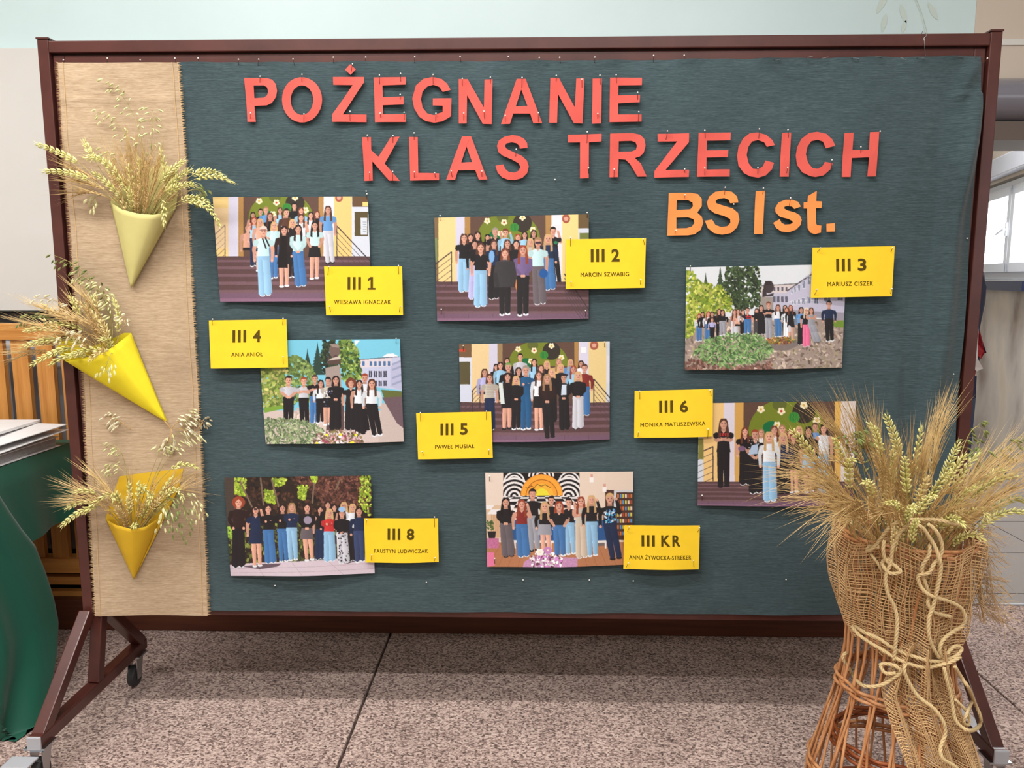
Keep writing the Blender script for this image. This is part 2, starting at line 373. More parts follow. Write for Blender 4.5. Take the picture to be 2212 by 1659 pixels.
for a, b in ((tL+.05, tM-.004), (tM+.004, tR-.05)):
    mb = MB(); f2 = .085
    wbox(mb, a, b, zs+.05, zs+.05+f2, -.07, .005); wbox(mb, a, b, zt-.05-f2, zt-.05, -.07, .005); wbox(mb, a, a+f2, zs+.05, zt-.05, -.07, .005); wbox(mb, b-f2, b, zs+.05, zt-.05, -.07, .005)
    mb.build('window_sash', M['pvc'], win, bevel=.004)
    mb = MB(); wbox(mb, a+f2*.8, b-f2*.8, zs+.1, zt-.1, -.05, -.04); mb.build('window_pane', M['sky'], win)
hz, ht = wall_z(2172, 496)
mb = MB(); wbox(mb, tM-.06, tM-.03, hz-.06, hz+.06, .005, .02); mb.bar(WP(tM-.045, hz, .03), WP(tM-.20, hz-.04, .045), .02, .02); mb.build('window_handle', M['pvc'], win)
mb = MB(); wbox(mb, tL-.3, tR+.1, zs-.11, zs-.03, -.02, .12); mb.build('window_sill', M['navy'], win)
mb = MB(); wbox(mb, tL-.5, tR+.4, zt+.05, zt+.22, 0, .10); mb.build('blind_cassette', M['blind'], win, bevel=.01)
# hall shell out of view: ceiling, walls, lamp fittings
struct('ceiling', MB().box((-4.2, -7.2, 3.6), (9.5, 9.5, 3.7)), M['ceil'])
struct('wall_left', MB().box((-4.4, -7.2, -.6), (-4.2, 1.2, 3.6)), M['hall'])
struct('wall_front', MB().box((-4.4, -7.4, -.6), (5.4, -7.2, 3.6)), M['hall'])
struct('wall_right_hall', MB().box((5.2, -7.2, -.6), (5.4, 1.2, 3.6)), M['hall'])
struct('wall_back_side_room', MB().box((.8, 9.3, -.6), (9.7, 9.5, 3.6)), M['hall'])
struct('wall_left_side_room', MB().box((.75, 1.2, -.6), (.9, 9.5, 3.6)), M['hall'])

# ================================================================== notice board on castors
XL, XR, ZT, ZB = -1.285, 1.285, 1.980, .346
tw = .031
nb = empty('notice_board', (0, .02, 0), 'wide wheeled notice board with a glossy brown metal frame', 'notice board')
def fr(name, lo, hi, m='frame', bv=.0025): return MB().box(lo, hi).build(name, M[m], nb, bevel=bv)
fr('side_post', (XL, 0, ZB), (XL+tw, .045, ZT+.004)); fr('side_post', (XR-tw, 0, ZB), (XR, .045, ZT+.004))
fr('post_cap', (XL-.002, -.002, ZT+.004), (XL+tw+.002, .047, ZT+.009), bv=.001); fr('post_cap', (XR-tw-.002, -.002, ZT+.004), (XR+.002, .047, ZT+.009), bv=.001)
fr('top_rail', (XL+tw, 0, ZT-tw), (XR-tw, .045, ZT)); fr('bottom_rail', (XL+tw, .012, ZB), (XR-tw, .045, ZB+tw))
iw = .030; g = .004
fr('inner_frame', (XL+tw+g, .010, ZB+tw), (XL+tw+g+iw, .04, ZT-tw-g)); fr('inner_frame', (XR-tw-g-iw, .010, ZB+tw), (XR-tw-g, .04, ZT-tw-g))
fr('inner_frame', (XL+tw+g+iw, .010, ZT-tw-g-iw), (XR-tw-g-iw, .04, ZT-tw-g)); fr('inner_frame', (XL+tw+g+iw, .010, ZB+tw), (XR-tw-g-iw, .04, ZB+tw+iw))
fr('pin_panel', (XL+tw, .018, ZB+tw), (XR-tw, .036, ZT-tw), 'frame_dark', 0)
for sx in (-1, 1):
    xc = sx*(1.285-tw/2-.004); 
    MB().bar((xc, -.285, .120), (xc, .285, .120), .036, .036).build('foot_bar', M['frame'], nb, bevel=.003)
    MB().bar((xc+sx*.004, -.005, ZB+.012), (xc, -.262, .125), .034, .034).build('front_brace', M['frame'], nb, bevel=.003)
    MB().bar((xc-sx*.03, .03, ZB+.012), (xc, .27, .13), .034, .034).build('rear_brace', M['frame'], nb, bevel=.003)
    MB().bar((xc-sx*.02, .02, ZB+.01), (xc-sx*.004, .0, .14), .034, .034, up=(0, 1, 0)).build('strut', M['frame'], nb, bevel=.003)
    MB().box((xc-.019, -.292, .101), (xc+.019, -.285, .139)).build('end_cap', M['plastic_grey'], nb, bevel=.003)
    for yy in (-.262, .235):
        MB().box((xc-.028, yy-.028, .100), (xc+.028, yy+.028, .106)).build('castor_plate', M['steel'], nb)
        cf = MB(); oy = -.012
        for s2 in (-1, 1): cf.add([(xc+s2*.017, yy-.022, .1), (xc+s2*.017, yy+.022, .1), (xc+s2*.017, yy+oy+.012, .026), (xc+s2*.017, yy+oy-.012, .026),
                                  (xc+s2*.0145, yy-.022, .1), (xc+s2*.0145, yy+.022, .1), (xc+s2*.0145, yy+oy+.012, .026), (xc+s2*.0145, yy+oy-.012, .026)],
                                 [(0,1,2,3),(4,7,6,5),(0,3,7,4),(1,5,6,2),(2,6,7,3),(0,4,5,1)])
        cf.box((xc-.017, yy-.022, .092), (xc+.017, yy+.022, .0985)); fk = cf.build('castor_fork', M['steel'], nb)
        MB().lathe([(.010, -.012), (.030, -.011), (.0345, -.007), (.0345, .007), (.030, .011), (.010, .012)], (xc, yy+oy, .0345), 24, 'x').build('castor_wheel', M['rubber'], nb, smooth=False)
    if sx < 0:
        MB().box((xc-.060, -.34, .080), (xc+.012, -.292, .086)).build('brake_lever', M['plastic_grey'], nb, bevel=.002)

# ------------------------------------------------------------------ teal cloth pinned over the panel
def smooth_bump(x, c, w): return math.exp(-((x-c)/w)**2)
cTL = PY(386, 136, 0); cTR = PY(2119, 122, 0); cBL = PY(447, 1318, 0); cBR = PY(2040, 1329, 0)
topline = [(386, 134.5), (700, 133.5), (1000, 132), (1400, 129), (1800, 124), (2119, 121)]
rightline = [(121, 2119), (230, 2116), (330, 2104), (480, 2096), (600, 2089), (720, 2080), (820, 2071), (1000, 2062), (1331, 2036)]
def cloth_depth(px, py):
    d = 0.0
    # soft vertical folds along the right edge
    d += .011*smooth_bump(px+ (py-600)*.10, 2040, 26)*smooth_bump(py, 620, 330)
    d -= .008*smooth_bump(px+ (py-600)*.12, 2000, 22)*smooth_bump(py, 700, 300)
    d += .010*smooth_bump(px+ (py-330)*.22, 2085, 20)*smooth_bump(py, 330, 150)
    d += .012*smooth_bump(px-(py-150)*-.45, 2098, 16)*smooth_bump(py, 165, 40)
    d += .010*smooth_bump(px+(py-1100)*.05, 1935, 28)*smooth_bump(py, 1150, 220)
    d += .007*smooth_bump(px-(py-600)*.08, 437, 18)*smooth_bump(py, 520, 170)
    d -= .006*smooth_bump(px-(py-600)*.08, 470, 20)*smooth_bump(py, 560, 150)
    d += .0018*math.sin(px/61.0+1.3*math.sin(py/140.))*math.sin(py/97.0+.6)
    d += .0022*math.exp(-(py-133)/14.0)*(math.sin(px/29.0)+.6*math.sin(px/13.0))
    d += .0016*math.exp(-(1325-py)/22.0)*math.sin(px/37.0)
    d = d*3.2 if (px > 1880 and py > 200) else d*1.3
    return -max(d, -.0065)
def cloth(u, v):
    pyT = np.interp(386+u*1733, [a for a, b in topline], [b for a, b in topline]); pyB = 1318+13*u
    py = pyT+(pyB-pyT)*v
    xl = 386+(py-135)*(447-386)/(1318-135)
    xr = np.interp(py, [a for a, b in rightline], [b for a, b in rightline])
    px = xl+(xr-xl)*u
    edge = .008*max(0, 1-(1-v)*60)
    q = PY(px, py, 0.002); return (q[0], .002+cloth_depth(px, py)+edge*0, q[2])
cl = MB().grid(cloth, 300, 190).build('backdrop_cloth', M['teal'], smooth=True); tag(cl, 'dark teal linen cloth pinned over the notice board panel', 'cloth')

# burlap runner with frayed selvedges
rl = [(135, 124), (350, 140), (600, 160), (820, 180), (1050, 192), (1325, 207)]; rr = [(135, 384), (350, 400), (600, 412), (820, 425), (1050, 437), (1325, 449)]
def runner_px(u, v):
    py = 135+(1330-135)*v; a = np.interp(py, [p for p, q in rl], [q for p, q in rl]); b = np.interp(py, [p for p, q in rr], [q for p, q in rr]); return a+(b-a)*u, py
def rdepth(px, py): return -.006-.0040*math.sin(px/47.+py/190.)*math.sin(py/83.+1)-.003*math.exp(-abs(py-215)/6.)-.0012*math.sin(py/21.)*math.sin(px/90.)-.002*smooth_bump(px, 330, 40)*smooth_bump(py, 760, 160)
def runner(u, v):
    px, py = runner_px(u, v); q = PY(px, py, -.006); return (q[0], rdepth(px, py), q[2])
ru = empty('burlap_runner', PY(330, 1325, -.006), 'vertical strip of natural burlap with frayed edges on the left of the teal cloth', 'cloth')
MB().grid(runner, 60, 260).build('runner_cloth', M['burlap'], ru, smooth=True)
mb = MB()
for k in range(620):
    v = k/620.; 
    for sd in (0, 1):
        px, py = runner_px(sd, v); s = -1 if sd == 0 else 1; ln = random.uniform(4, 9.5); dy = random.uniform(-2, 2)
        a = PY(px-s*1, py, rdepth(px, py)); b = PY(px+s*ln, py+dy, rdepth(px, py)-random.uniform(-.001, .003)); mb.needle(a, b, .0010)
fo = mb.build('frayed_fringe', M['thread_pale'], ru); fo['kind'] = 'stuff'
for sd in (.045, .955):
    mb = MB(); mb.tube([np.array(runner(sd, t/60.))+np.array([0, -.0012, 0]) for t in range(61)], .0013, 4); mb.build('drawn_thread', M['thread_pale'], ru)

# ------------------------------------------------------------------ pins and staples
PINHEAD = MB().lathe([(.0003, -.0021), (.0015, -.0015), (.0021, 0), (.0015, .0015), (.0003, .0021)], (0, 0, 0), 8, 'z').mesh('pin_head', M['pinhead'], True)
def pin(px, py, label, dx=0, dy=14, Y=-.012, group=None):
    a = PY(px, py, Y-.004); b = PY(px+dx, py+dy, Y+.006)
    t = bpy.data.objects.new('pin', MB().tube([a, (a+b)/2+np.array([0, -.0015, 0]), b], .0006, 4).mesh('pin', M['pinshaft'])); COL.objects.link(t)
    h = bpy.data.objects.new('pin_head', PINHEAD); COL.objects.link(h); h.parent = t; h.location = tuple(map(float, a))
    tag(t, label, 'pin', group or label); return t
def staple(px, py, dx, dy, label, group):
    a = PY(px, py, -.006); b = PY(px+dx, py+dy, -.006)
    o = MB().tube([a+np.array([0, .006, 0]), a, b, b+np.array([0, .006, 0])], .0008, 4).build('staple', M['steel']); tag(o, label, 'staple', group)

# ------------------------------------------------------------------ cut paper letters
def poly_sheet(name, loops, tf, Y, m, thick=.0005, tilt=(0, 0)):
    """loops in crop pixels; tf maps to photo pixels; filled with holes, thin paper with a little curl"""
    cu = bpy.data.curves.new(name, 'CURVE'); cu.dimensions = '2D'; cu.fill_mode = 'BOTH'; cu.extrude = thick/2
    pts = [[PY(*tf(x, y), Y) for x, y in lp] for lp in loops]
    c = sum(pts[0])/len(pts[0])
    for lp in pts:
        s = cu.splines.new('POLY'); s.points.add(len(lp)-1); s.use_cyclic_u = True
        for i, p in enumerate(lp): s.points[i].co = (p[0]-c[0], p[2]-c[2], 0, 1)
    o = bpy.data.objects.new(name, cu); COL.objects.link(o)
    dg = bpy.context.evaluated_depsgraph_get(); me = bpy.data.meshes.new_from_object(o.evaluated_get(dg))
    COL.objects.unlink(o); bpy.data.objects.remove(o)
    import bmesh
    bm = bmesh.new(); bm.from_mesh(me)
    for _ in range(2):
        bmesh.ops.subdivide_edges(bm, edges=[e for e in bm.edges if e.calc_length() > .02], cuts=1)
    bmesh.ops.triangulate(bm, faces=bm.faces)
    ph = random.uniform(0, 6)
    for v in bm.verts:
        x, y, z = v.co
        v.co = (x, -z-.0025*math.sin(x*45+ph)*math.cos(y*38+ph)-tilt[0]*x-tilt[1]*y, y)
    bmesh.ops.recalc_face_normals(bm, faces=bm.faces)
    bm.to_mesh(me); bm.free(); me.materials.clear(); me.materials.append(m)
    o = bpy.data.objects.new(name, me); COL.objects.link(o); o.location = tuple(map(float, c)); return o
A_ = lambda x, y: (500+x/3.072, 120+y/3.072)
B_ = lambda x, y: (1200+x/3.072, 120+y/3.072)
def oval(cx, cy, rx, ry, n=30): return [(cx+rx*math.cos(2*PI*k/n), cy+ry*math.sin(2*PI*k/n)) for k in range(n)]
LET = [
 ('P', 'the red word row at the top, first letter', A_, [[(86,150),(235,150),(270,160),(295,190),(304,235),(298,275),(270,315),(235,331),(150,333),(160,440),(105,440)],[(148,198),(215,198),(238,212),(245,240),(238,265),(215,280),(150,282)]], 'coral'),
 ('O', '', A_, [oval(468,294,134,150), oval(468,296,76,98)], 'coral'),
 ('Z', '', A_, [[(676,145),(880,143),(880,180),(738,390),(895,390),(894,440),(669,440),(669,388),(805,197),(676,195)]], 'coral'),
 ('dot', '', A_, [[(787,56),(825,92),(790,128),(753,93)]], 'coral'),
 ('E', '', A_, [[(942,145),(1156,142),(1157,193),(1001,197),(1003,275),(1143,273),(1143,326),(1003,328),(1006,390),(1156,389),(1156,441),(953,443)]], 'coral'),
 ('G', '', A_, [[(1455,228),(1430,185),(1395,155),(1335,141),(1275,155),(1225,200),(1200,285),(1212,350),(1245,405),(1290,435),(1345,446),(1400,437),(1457,402),(1460,283),(1337,285),(1337,332),(1402,334),(1402,375),(1345,396),(1300,385),(1268,345),(1258,290),(1268,240),(1300,205),(1340,193),(1380,208),(1402,241)]], 'coral'),
 ('N', '', A_, [[(1508,156),(1567,156),(1675,345),(1680,160),(1733,158),(1727,454),(1668,454),(1563,262),(1561,451),(1508,451)]], 'coral'),
 ('A', '', A_, [[(1893,155),(1952,155),(2062,446),(2003,449),(1982,385),(1870,385),(1848,454),(1788,454)],[(1923,224),(1964,333),(1887,337)]], 'coral'),
 ('N', '', B_, [[(-34,150),(22,150),(128,345),(138,153),(191,151),(180,449),(122,447),(17,255),(10,446),(-42,446)]], 'coral'),
 ('I', '', B_, [[(247,152),(308,150),(302,451),(241,453)]], 'coral'),
 ('E', '', B_, [[(362,148),(575,146),(573,196),(418,198),(417,264),(560,262),(557,311),(417,316),(416,391),(571,391),(571,438),(358,443)]], 'coral'),
 ('K', '', A_, [[(869,544),(926,542),(928,628),(975,672),(1058,542),(1117,541),(1017,717),(1116,830),(1046,830),(935,702),(937,829),(881,831)]], 'coral'),
 ('L', '', A_, [[(1180,542),(1236,542),(1240,779),(1377,781),(1377,826),(1185,829)]], 'coral'),
 ('A', '', A_, [[(1530,535),(1590,535),(1698,822),(1642,824),(1618,760),(1503,762),(1484,823),(1424,824)],[(1559,602),(1597,707),(1525,710)]], 'coral'),
 ('S', '', A_, [[(1965,612),(1962,580),(1940,550),(1900,532),(1862,528),(1810,540),(1775,565),(1762,600),(1770,640),(1800,665),(1860,690),(1905,715),(1917,740),(1905,765),(1875,777),(1840,772),(1815,750),(1805,722),(1752,730),(1765,775),(1795,808),(1835,823),(1880,826),(1930,812),(1962,780),(1973,735),(1960,695),(1925,665),(1870,640),(1825,618),(1815,600),(1825,583),(1860,575),(1893,582),(1910,600),(1913,618)]], 'coral'),
 ('T', '', B_, [[(82,525),(305,520),(304,571),(222,575),(220,814),(162,816),(163,575),(82,577)]], 'coral'),
 ('R', '', B_, [[(362,519),(510,515),(560,525),(590,555),(597,600),(585,645),(560,670),(527,680),(565,715),(607,802),(545,803),(495,720),(465,690),(420,687),(414,807),(358,808)],[(420,569),(500,566),(530,575),(540,600),(533,625),(505,636),(419,638)]], 'coral'),
 ('Z', '', B_, [[(677,520),(887,514),(886,575),(729,760),(886,758),(884,806),(655,811),(656,768),(808,568),(678,571)]], 'coral'),
 ('E', '', B_, [[(948,514),(1162,511),(1160,562),(1005,565),(1003,629),(1147,627),(1144,674),(1002,677),(1002,757),(1158,754),(1157,802),(940,804)]], 'coral'),
 ('C', '', B_, [[(1455,594),(1440,560),(1400,525),(1345,509),(1290,515),(1245,550),(1215,605),(1206,665),(1215,730),(1250,780),(1290,802),(1345,811),(1395,795),(1435,755),(1449,712),(1392,697),(1375,735),(1345,755),(1310,752),(1282,715),(1269,660),(1280,605),(1305,570),(1345,560),(1385,575),(1402,606)]], 'coral'),
 ('I', '', B_, [[(1502,514),(1562,512),(1549,803),(1488,804)]], 'coral'),
 ('C', '', B_, [[(1853,600),(1835,560),(1795,520),(1735,506),(1680,515),(1630,555),(1602,610),(1595,665),(1605,725),(1640,775),(1690,800),(1725,806),(1780,795),(1825,755),(1842,715),(1788,705),(1770,735),(1740,752),(1705,748),(1675,710),(1662,655),(1672,605),(1698,568),(1740,558),(1775,572),(1793,616)]], 'coral'),
 ('H', '', B_, [[(1914,516),(1976,513),(1970,626),(2079,627),(2088,508),(2147,507),(2128,801),(2070,802),(2079,676),(1967,680),(1960,805),(1902,805)]], 'coral'),
 ('B', '', B_, [[(751,913),(900,911),(945,920),(970,950),(970,1000),(940,1042),(970,1070),(980,1110),(965,1155),(925,1185),(880,1193),(741,1195)],[(805,960),(880,960),(908,975),(912,1000),(895,1020),(803,1025)],[(803,1075),(880,1073),(915,1085),(922,1110),(905,1135),(870,1145),(802,1147)]], 'orange'),
 ('S', '', B_, [[(1213,975),(1205,935),(1170,903),(1115,896),(1060,905),(1020,935),(1005,975),(1015,1015),(1055,1045),(1120,1065),(1158,1085),(1160,1110),(1140,1132),(1100,1138),(1062,1125),(1040,1088),(992,1096),(1010,1145),(1050,1178),(1105,1189),(1165,1178),(1205,1140),(1220,1090),(1210,1045),(1175,1015),(1110,995),(1068,980),(1062,965),(1080,950),(1120,945),(1150,957),(1158,980)]], 'orange'),
 ('I', '', B_, [[(1328,900),(1388,897),(1376,1183),(1317,1185)]], 'orange'),
 ('s', '', B_, [[(1628,1002),(1610,970),(1570,956),(1525,957),(1480,975),(1458,1010),(1460,1040),(1490,1070),(1545,1085),(1570,1098),(1573,1110),(1555,1120),(1520,1122),(1498,1108),(1488,1085),(1446,1110),(1465,1145),(1500,1168),(1550,1172),(1595,1155),(1625,1125),(1633,1090),(1620,1060),(1590,1042),(1540,1028),(1518,1015),(1520,1003),(1540,997),(1570,1002),(1585,1018)]], 'orange'),
 ('t', '', B_, [[(1675,932),(1733,898),(1731,966),(1768,968),(1765,1012),(1728,1013),(1727,1110),(1735,1125),(1765,1128),(1762,1175),(1720,1185),(1690,1175),(1672,1145),(1670,1015),(1647,1015),(1647,975),(1673,972)]], 'orange'),
 ('full stop', '', B_, [[(1798,1117),(1853,1112),(1852,1168),(1797,1169)]], 'orange')]
DESC = ['coral red paper letter P that opens the top line', 'coral red paper letter O after the P in the top line', 'coral red paper letter Z under the small diamond in the top line',
 'small coral red paper diamond above the letter Z', 'coral red paper letter E between Z and G in the top line', 'coral red paper letter G in the top line',
 'coral red paper letter N between G and A in the top line', 'coral red paper letter A in the top line', 'coral red paper letter N between A and I in the top line',
 'coral red paper letter I in the top line', 'coral red paper letter E that ends the top line', 'coral red paper letter K that opens the second line',
 'coral red paper letter L in the second line', 'coral red paper letter A between L and S in the second line', 'coral red paper letter S in the second line',
 'coral red paper letter T in the second line', 'coral red paper letter R in the second line', 'coral red paper letter Z between R and E in the second line',
 'coral red paper letter E between Z and C in the second line', 'coral red paper letter C before the I in the second line', 'coral red paper letter I between the two letters C',
 'coral red paper letter C between I and H in the second line', 'coral red paper letter H that ends the second line', 'orange paper capital letter B',
 'orange paper capital letter S beside the orange B', 'orange paper capital letter I of the third line', 'orange paper small letter s', 'orange paper small letter t', 'orange paper square used as a full stop']
for i, (ch, _, tf, loops, mm) in enumerate(LET):
    o = poly_sheet('paper_letter' if ch not in ('dot', 'full stop') else 'paper_dot', loops, tf, -.009, M[mm], tilt=(random.uniform(-.02, .02), random.uniform(-.02, .05)))
    tag(o, DESC[i], 'letter', 'paper letters spelling the heading')
# pins in the letters: (letter index, crop, x, y, dx, dy)
PINS = [(0,A_,190,138,0,20),(0,A_,127,382,0,14),(1,A_,468,125,0,22),(1,A_,481,388,0,24),(3,A_,803,56,-3,20),(2,A_,787,371,0,22),(4,A_,982,130,1,22),(4,A_,1122,120,1,22),(4,A_,1120,259,0,18),(4,A_,987,383,2,14),(4,A_,1146,377,0,22),
 (5,A_,1338,127,0,24),(5,A_,1357,383,-1,22),(6,A_,1532,152,0,20),(6,A_,1718,145,0,22),(6,A_,1542,382,0,22),(6,A_,1676,370,2,22),(7,A_,1929,146,-1,26),(7,A_,1817,398,0,18),(7,A_,2037,380,0,22),(8,A_,2156,133,-1,22),(8,B_,175,158,0,28),(9,B_,295,131,1,22),(9,B_,281,385,-1,18),
 (10,B_,403,128,1,26),(10,B_,545,245,0,26),(10,B_,553,373,-2,26),(11,A_,902,529,2,22),(11,A_,1072,532,0,26),(11,A_,917,775,0,16),(11,A_,1070,770,0,24),(12,A_,1212,514,0,24),(12,A_,1214,772,0,14),(12,A_,1348,777,3,14),(14,A_,1890,622,-2,22),(13,A_,1459,765,2,16),(13,A_,1662,767,0,18),
 (15,B_,211,507,-1,28),(15,B_,219,746,0,18),(16,B_,389,755,-1,24),(17,B_,743,501,-4,22),(17,B_,857,753,0,12),(18,B_,991,497,1,26),(18,B_,990,747,0,18),(19,B_,1353,487,-2,24),(19,B_,1343,746,-1,20),(20,B_,1543,492,1,28),(20,B_,1541,742,-3,14),(21,B_,1835,692,-2,20),(22,B_,2027,606,-2,18),(22,B_,2155,502,-4,14),
 (24,B_,1127,875,-3,20),(24,B_,1183,986,-3,10),(25,B_,1380,880,-3,20),(26,B_,1560,945,-4,20),(23,B_,860,925,-4,12),(23,B_,800,1160,-4,10)]
for (i, tf, x, y, dx, dy) in PINS:
    px, py = tf(x, y); pin(px, py, 'pin in ' + DESC[i].replace(' paper', '').replace('coral red ', '').replace(' in the', ','), dx, dy)
for px in (137, 232, 303, 378, 428, 515, 559, 633, 720, 790, 896, 994, 1098, 1165, 1209, 1285, 1412, 1478):
    py = 126 - max(0, px-400)*.006 + (3 if px % 2 else 0)
    pin(px, py, 'white headed pin along the top edge of the cloth', random.uniform(-2, 4), 14, Y=-.002, group='pins along the top edge')
for px, py in ((451, 1275), (594, 1265), (921, 1258), (1130, 1253), (1273, 1253), (1368, 1255), (1698, 1252), (2075, 575), (2074, 670), (2060, 808), (2089, 515), (791, 413), (1199, 388)):
    pin(px, py, 'tiny white pin stuck in the teal cloth', 1, 5, Y=.0, group='loose pins in the teal cloth')
for px, py, dx, dy in ((1673, 128, 11, 1), (1744, 124, 12, -3), (1776, 126, 13, -3), (1842, 125, 13, 2), (1890, 122, 14, 1), (1946, 124, 11, 5), (1983, 124, 14, 2), (2064, 122, 15, 1), (2110, 123, 12, 0)):
    staple(px, py, dx, dy, 'steel staple along the top right edge of the cloth', 'staples on the cloth edge')
pin(2133, 126, 'gold headed pin at the top right corner of the cloth', -12, 15, Y=-.002)
# bit of wire twisted over the top rail
a = MB().tube([PY(1990, 74, .01), PY(1993, 68, -.004), PY(1999, 71, -.006), PY(2002, 76, -.003), PY(1996, 82, -.002), PY(1999, 120, -.001)], .0008, 5).build('twisted_wire', M['steel'], smooth=True)
tag(a, 'bit of thin wire twisted over the top rail near the right corner', 'wire')

# ================================================================== printed group photographs
def homog(src, dst):
    Am = []
    for (x, y), (u, v) in zip(src, dst):
        Am.append([x, y, 1, 0, 0, 0, -u*x, -u*y]); Am.append([0, 0, 0, x, y, 1, -v*x, -v*y])
    h = np.linalg.solve(np.array(Am, float), np.array(dst, float).ravel()); return np.append(h, 1).reshape(3, 3)
CW, CHH = 680, 450
class Canvas:
    """a small flat-print painter: shapes are given in the pixels of an enlarged view of the print"""
    def __init__(s, quad, bgc=(128, 128, 128)):
        s.H = homog(quad, [(0, 0), (CW, 0), (CW, CHH), (0, CHH)]); s.a = np.zeros((CHH, CW, 3), np.float32); s.a[:] = bgc
        x0, y0 = quad[0]; s.k = CW/(quad[1][0]-quad[0][0])
    def T(s, P):
        P = np.asarray(P, float); q = np.c_[P, np.ones(len(P))] @ s.H.T; return q[:, :2]/q[:, 2:]
    def poly(s, P, c, var=0, al=1.0, grad=None):
        Q = s.T(P); x0, y0 = np.floor(Q.min(0)).astype(int); x1, y1 = np.ceil(Q.max(0)).astype(int)
        x0 = max(x0, 0); y0 = max(y0, 0); x1 = min(x1, CW); y1 = min(y1, CHH)
        if x1 <= x0 or y1 <= y0: return
        X = np.arange(x0, x1)+.5; Y = (np.arange(y0, y1)+.5)
        ins = np.zeros((len(Y), len(X)), bool)
        for (ax, ay), (bx, by) in zip(Q, np.roll(Q, -1, 0)):
            if ay == by: continue
            hit = (Y >= min(ay, by)) & (Y < max(ay, by))
            if not hit.any(): continue
            xc = ax+(Y[hit]-ay)*(bx-ax)/(by-ay)
            ins[hit] ^= X[None, :] > xc[:, None]
        c = np.array(c, np.float32)*np.ones((len(Y), len(X), 3), np.float32)
        if grad is not None: c = c*(1+grad*(((np.arange(len(X))/max(len(X)-1, 1))-.5)[None, :, None]))
        if var: c = c+RNG.normal(0, var, (len(Y), len(X), 1))
        r = s.a[y0:y1, x0:x1]; r[ins] = r[ins]*(1-al)+c[ins]*al
    def ell(s, cx, cy, rx, ry, c, n=14, **k): s.poly([(cx+rx*math.cos(2*PI*i/n), cy+ry*math.sin(2*PI*i/n)) for i in range(n)], c, **k)
    def limb(s, a, b, ra, rb, c, **k):
        a = np.array(a, float); b = np.array(b, float); d = b-a; L_ = np.linalg.norm(d)+1e-6; d /= L_; n = np.array([-d[1], d[0]])
        P = [a+n*ra, a-d*ra*.7, a-n*ra, b-n*rb, b+d*rb*.7, b+n*rb]; s.poly(P, c, **k)
    def line(s, a, b, w_, c): s.limb(a, b, w_/2, w_/2, c)
    def rect(s, x0, y0, x1, y1, c, **k): s.poly([(x0, y0), (x1, y0), (x1, y1), (x0, y1)], c, **k)
    def foliage(s, P, cols, n, size, flat=.6):
        Q = np.asarray(P, float); x0, y0 = Q.min(0); x1, y1 = Q.max(0); k = 0; tries = 0
        def inside(x, y):
            r = False
            for (ax, ay), (bx, by) in zip(Q, np.roll(Q, -1, 0)):
                if (ay > y) != (by > y) and x < (bx-ax)*(y-ay)/(by-ay)+ax: r = not r
            return r
        while k < n and tries < n*6:
            tries += 1; x = RNG.uniform(x0, x1); y = RNG.uniform(y0, y1)
            if not inside(x, y): continue
            k += 1; c = cols[RNG.randint(len(cols))]; r = size*RNG.uniform(.5, 1.3); a = RNG.uniform(0, PI)
            pts = [(x+r*math.cos(t)*math.cos(a)-r*flat*math.sin(t)*math.sin(a), y+r*math.cos(t)*math.sin(a)+r*flat*math.sin(t)*math.cos(a)) for t in (0, 1.25, 2.5, 3.8, 5.0)]
            s.poly(pts, np.array(c)*RNG.uniform(.8, 1.2))
C_ = dict(k=(26,22,24), dk=(44,30,30), br=(84,54,42), rb=(112,58,42), rd=(150,66,44), bl=(206,168,116), db=(160,124,86), gy=(150,140,130), si=(214,200,190), gn=(110,150,80),
  w=(222,228,236), cy=(190,224,228), lb=(150,196,226), bu=(96,148,204), nv=(30,44,74), jb=(64,112,168), lj=(140,184,218), dj=(52,66,104), kk=(30,28,32), cg=(66,62,66), gr=(150,152,162), lg=(196,198,208),
  sk=(214,160,138), pk=(226,110,150), pu=(112,92,138), li=(176,176,220), be=(196,180,162), dr=(130,44,42), rr=(196,52,52), te=(34,84,128), st=(188,182,170), gb=(98,90,96), go=(202,120,60), or_=(176,84,36), cr=(226,214,190), no=None)
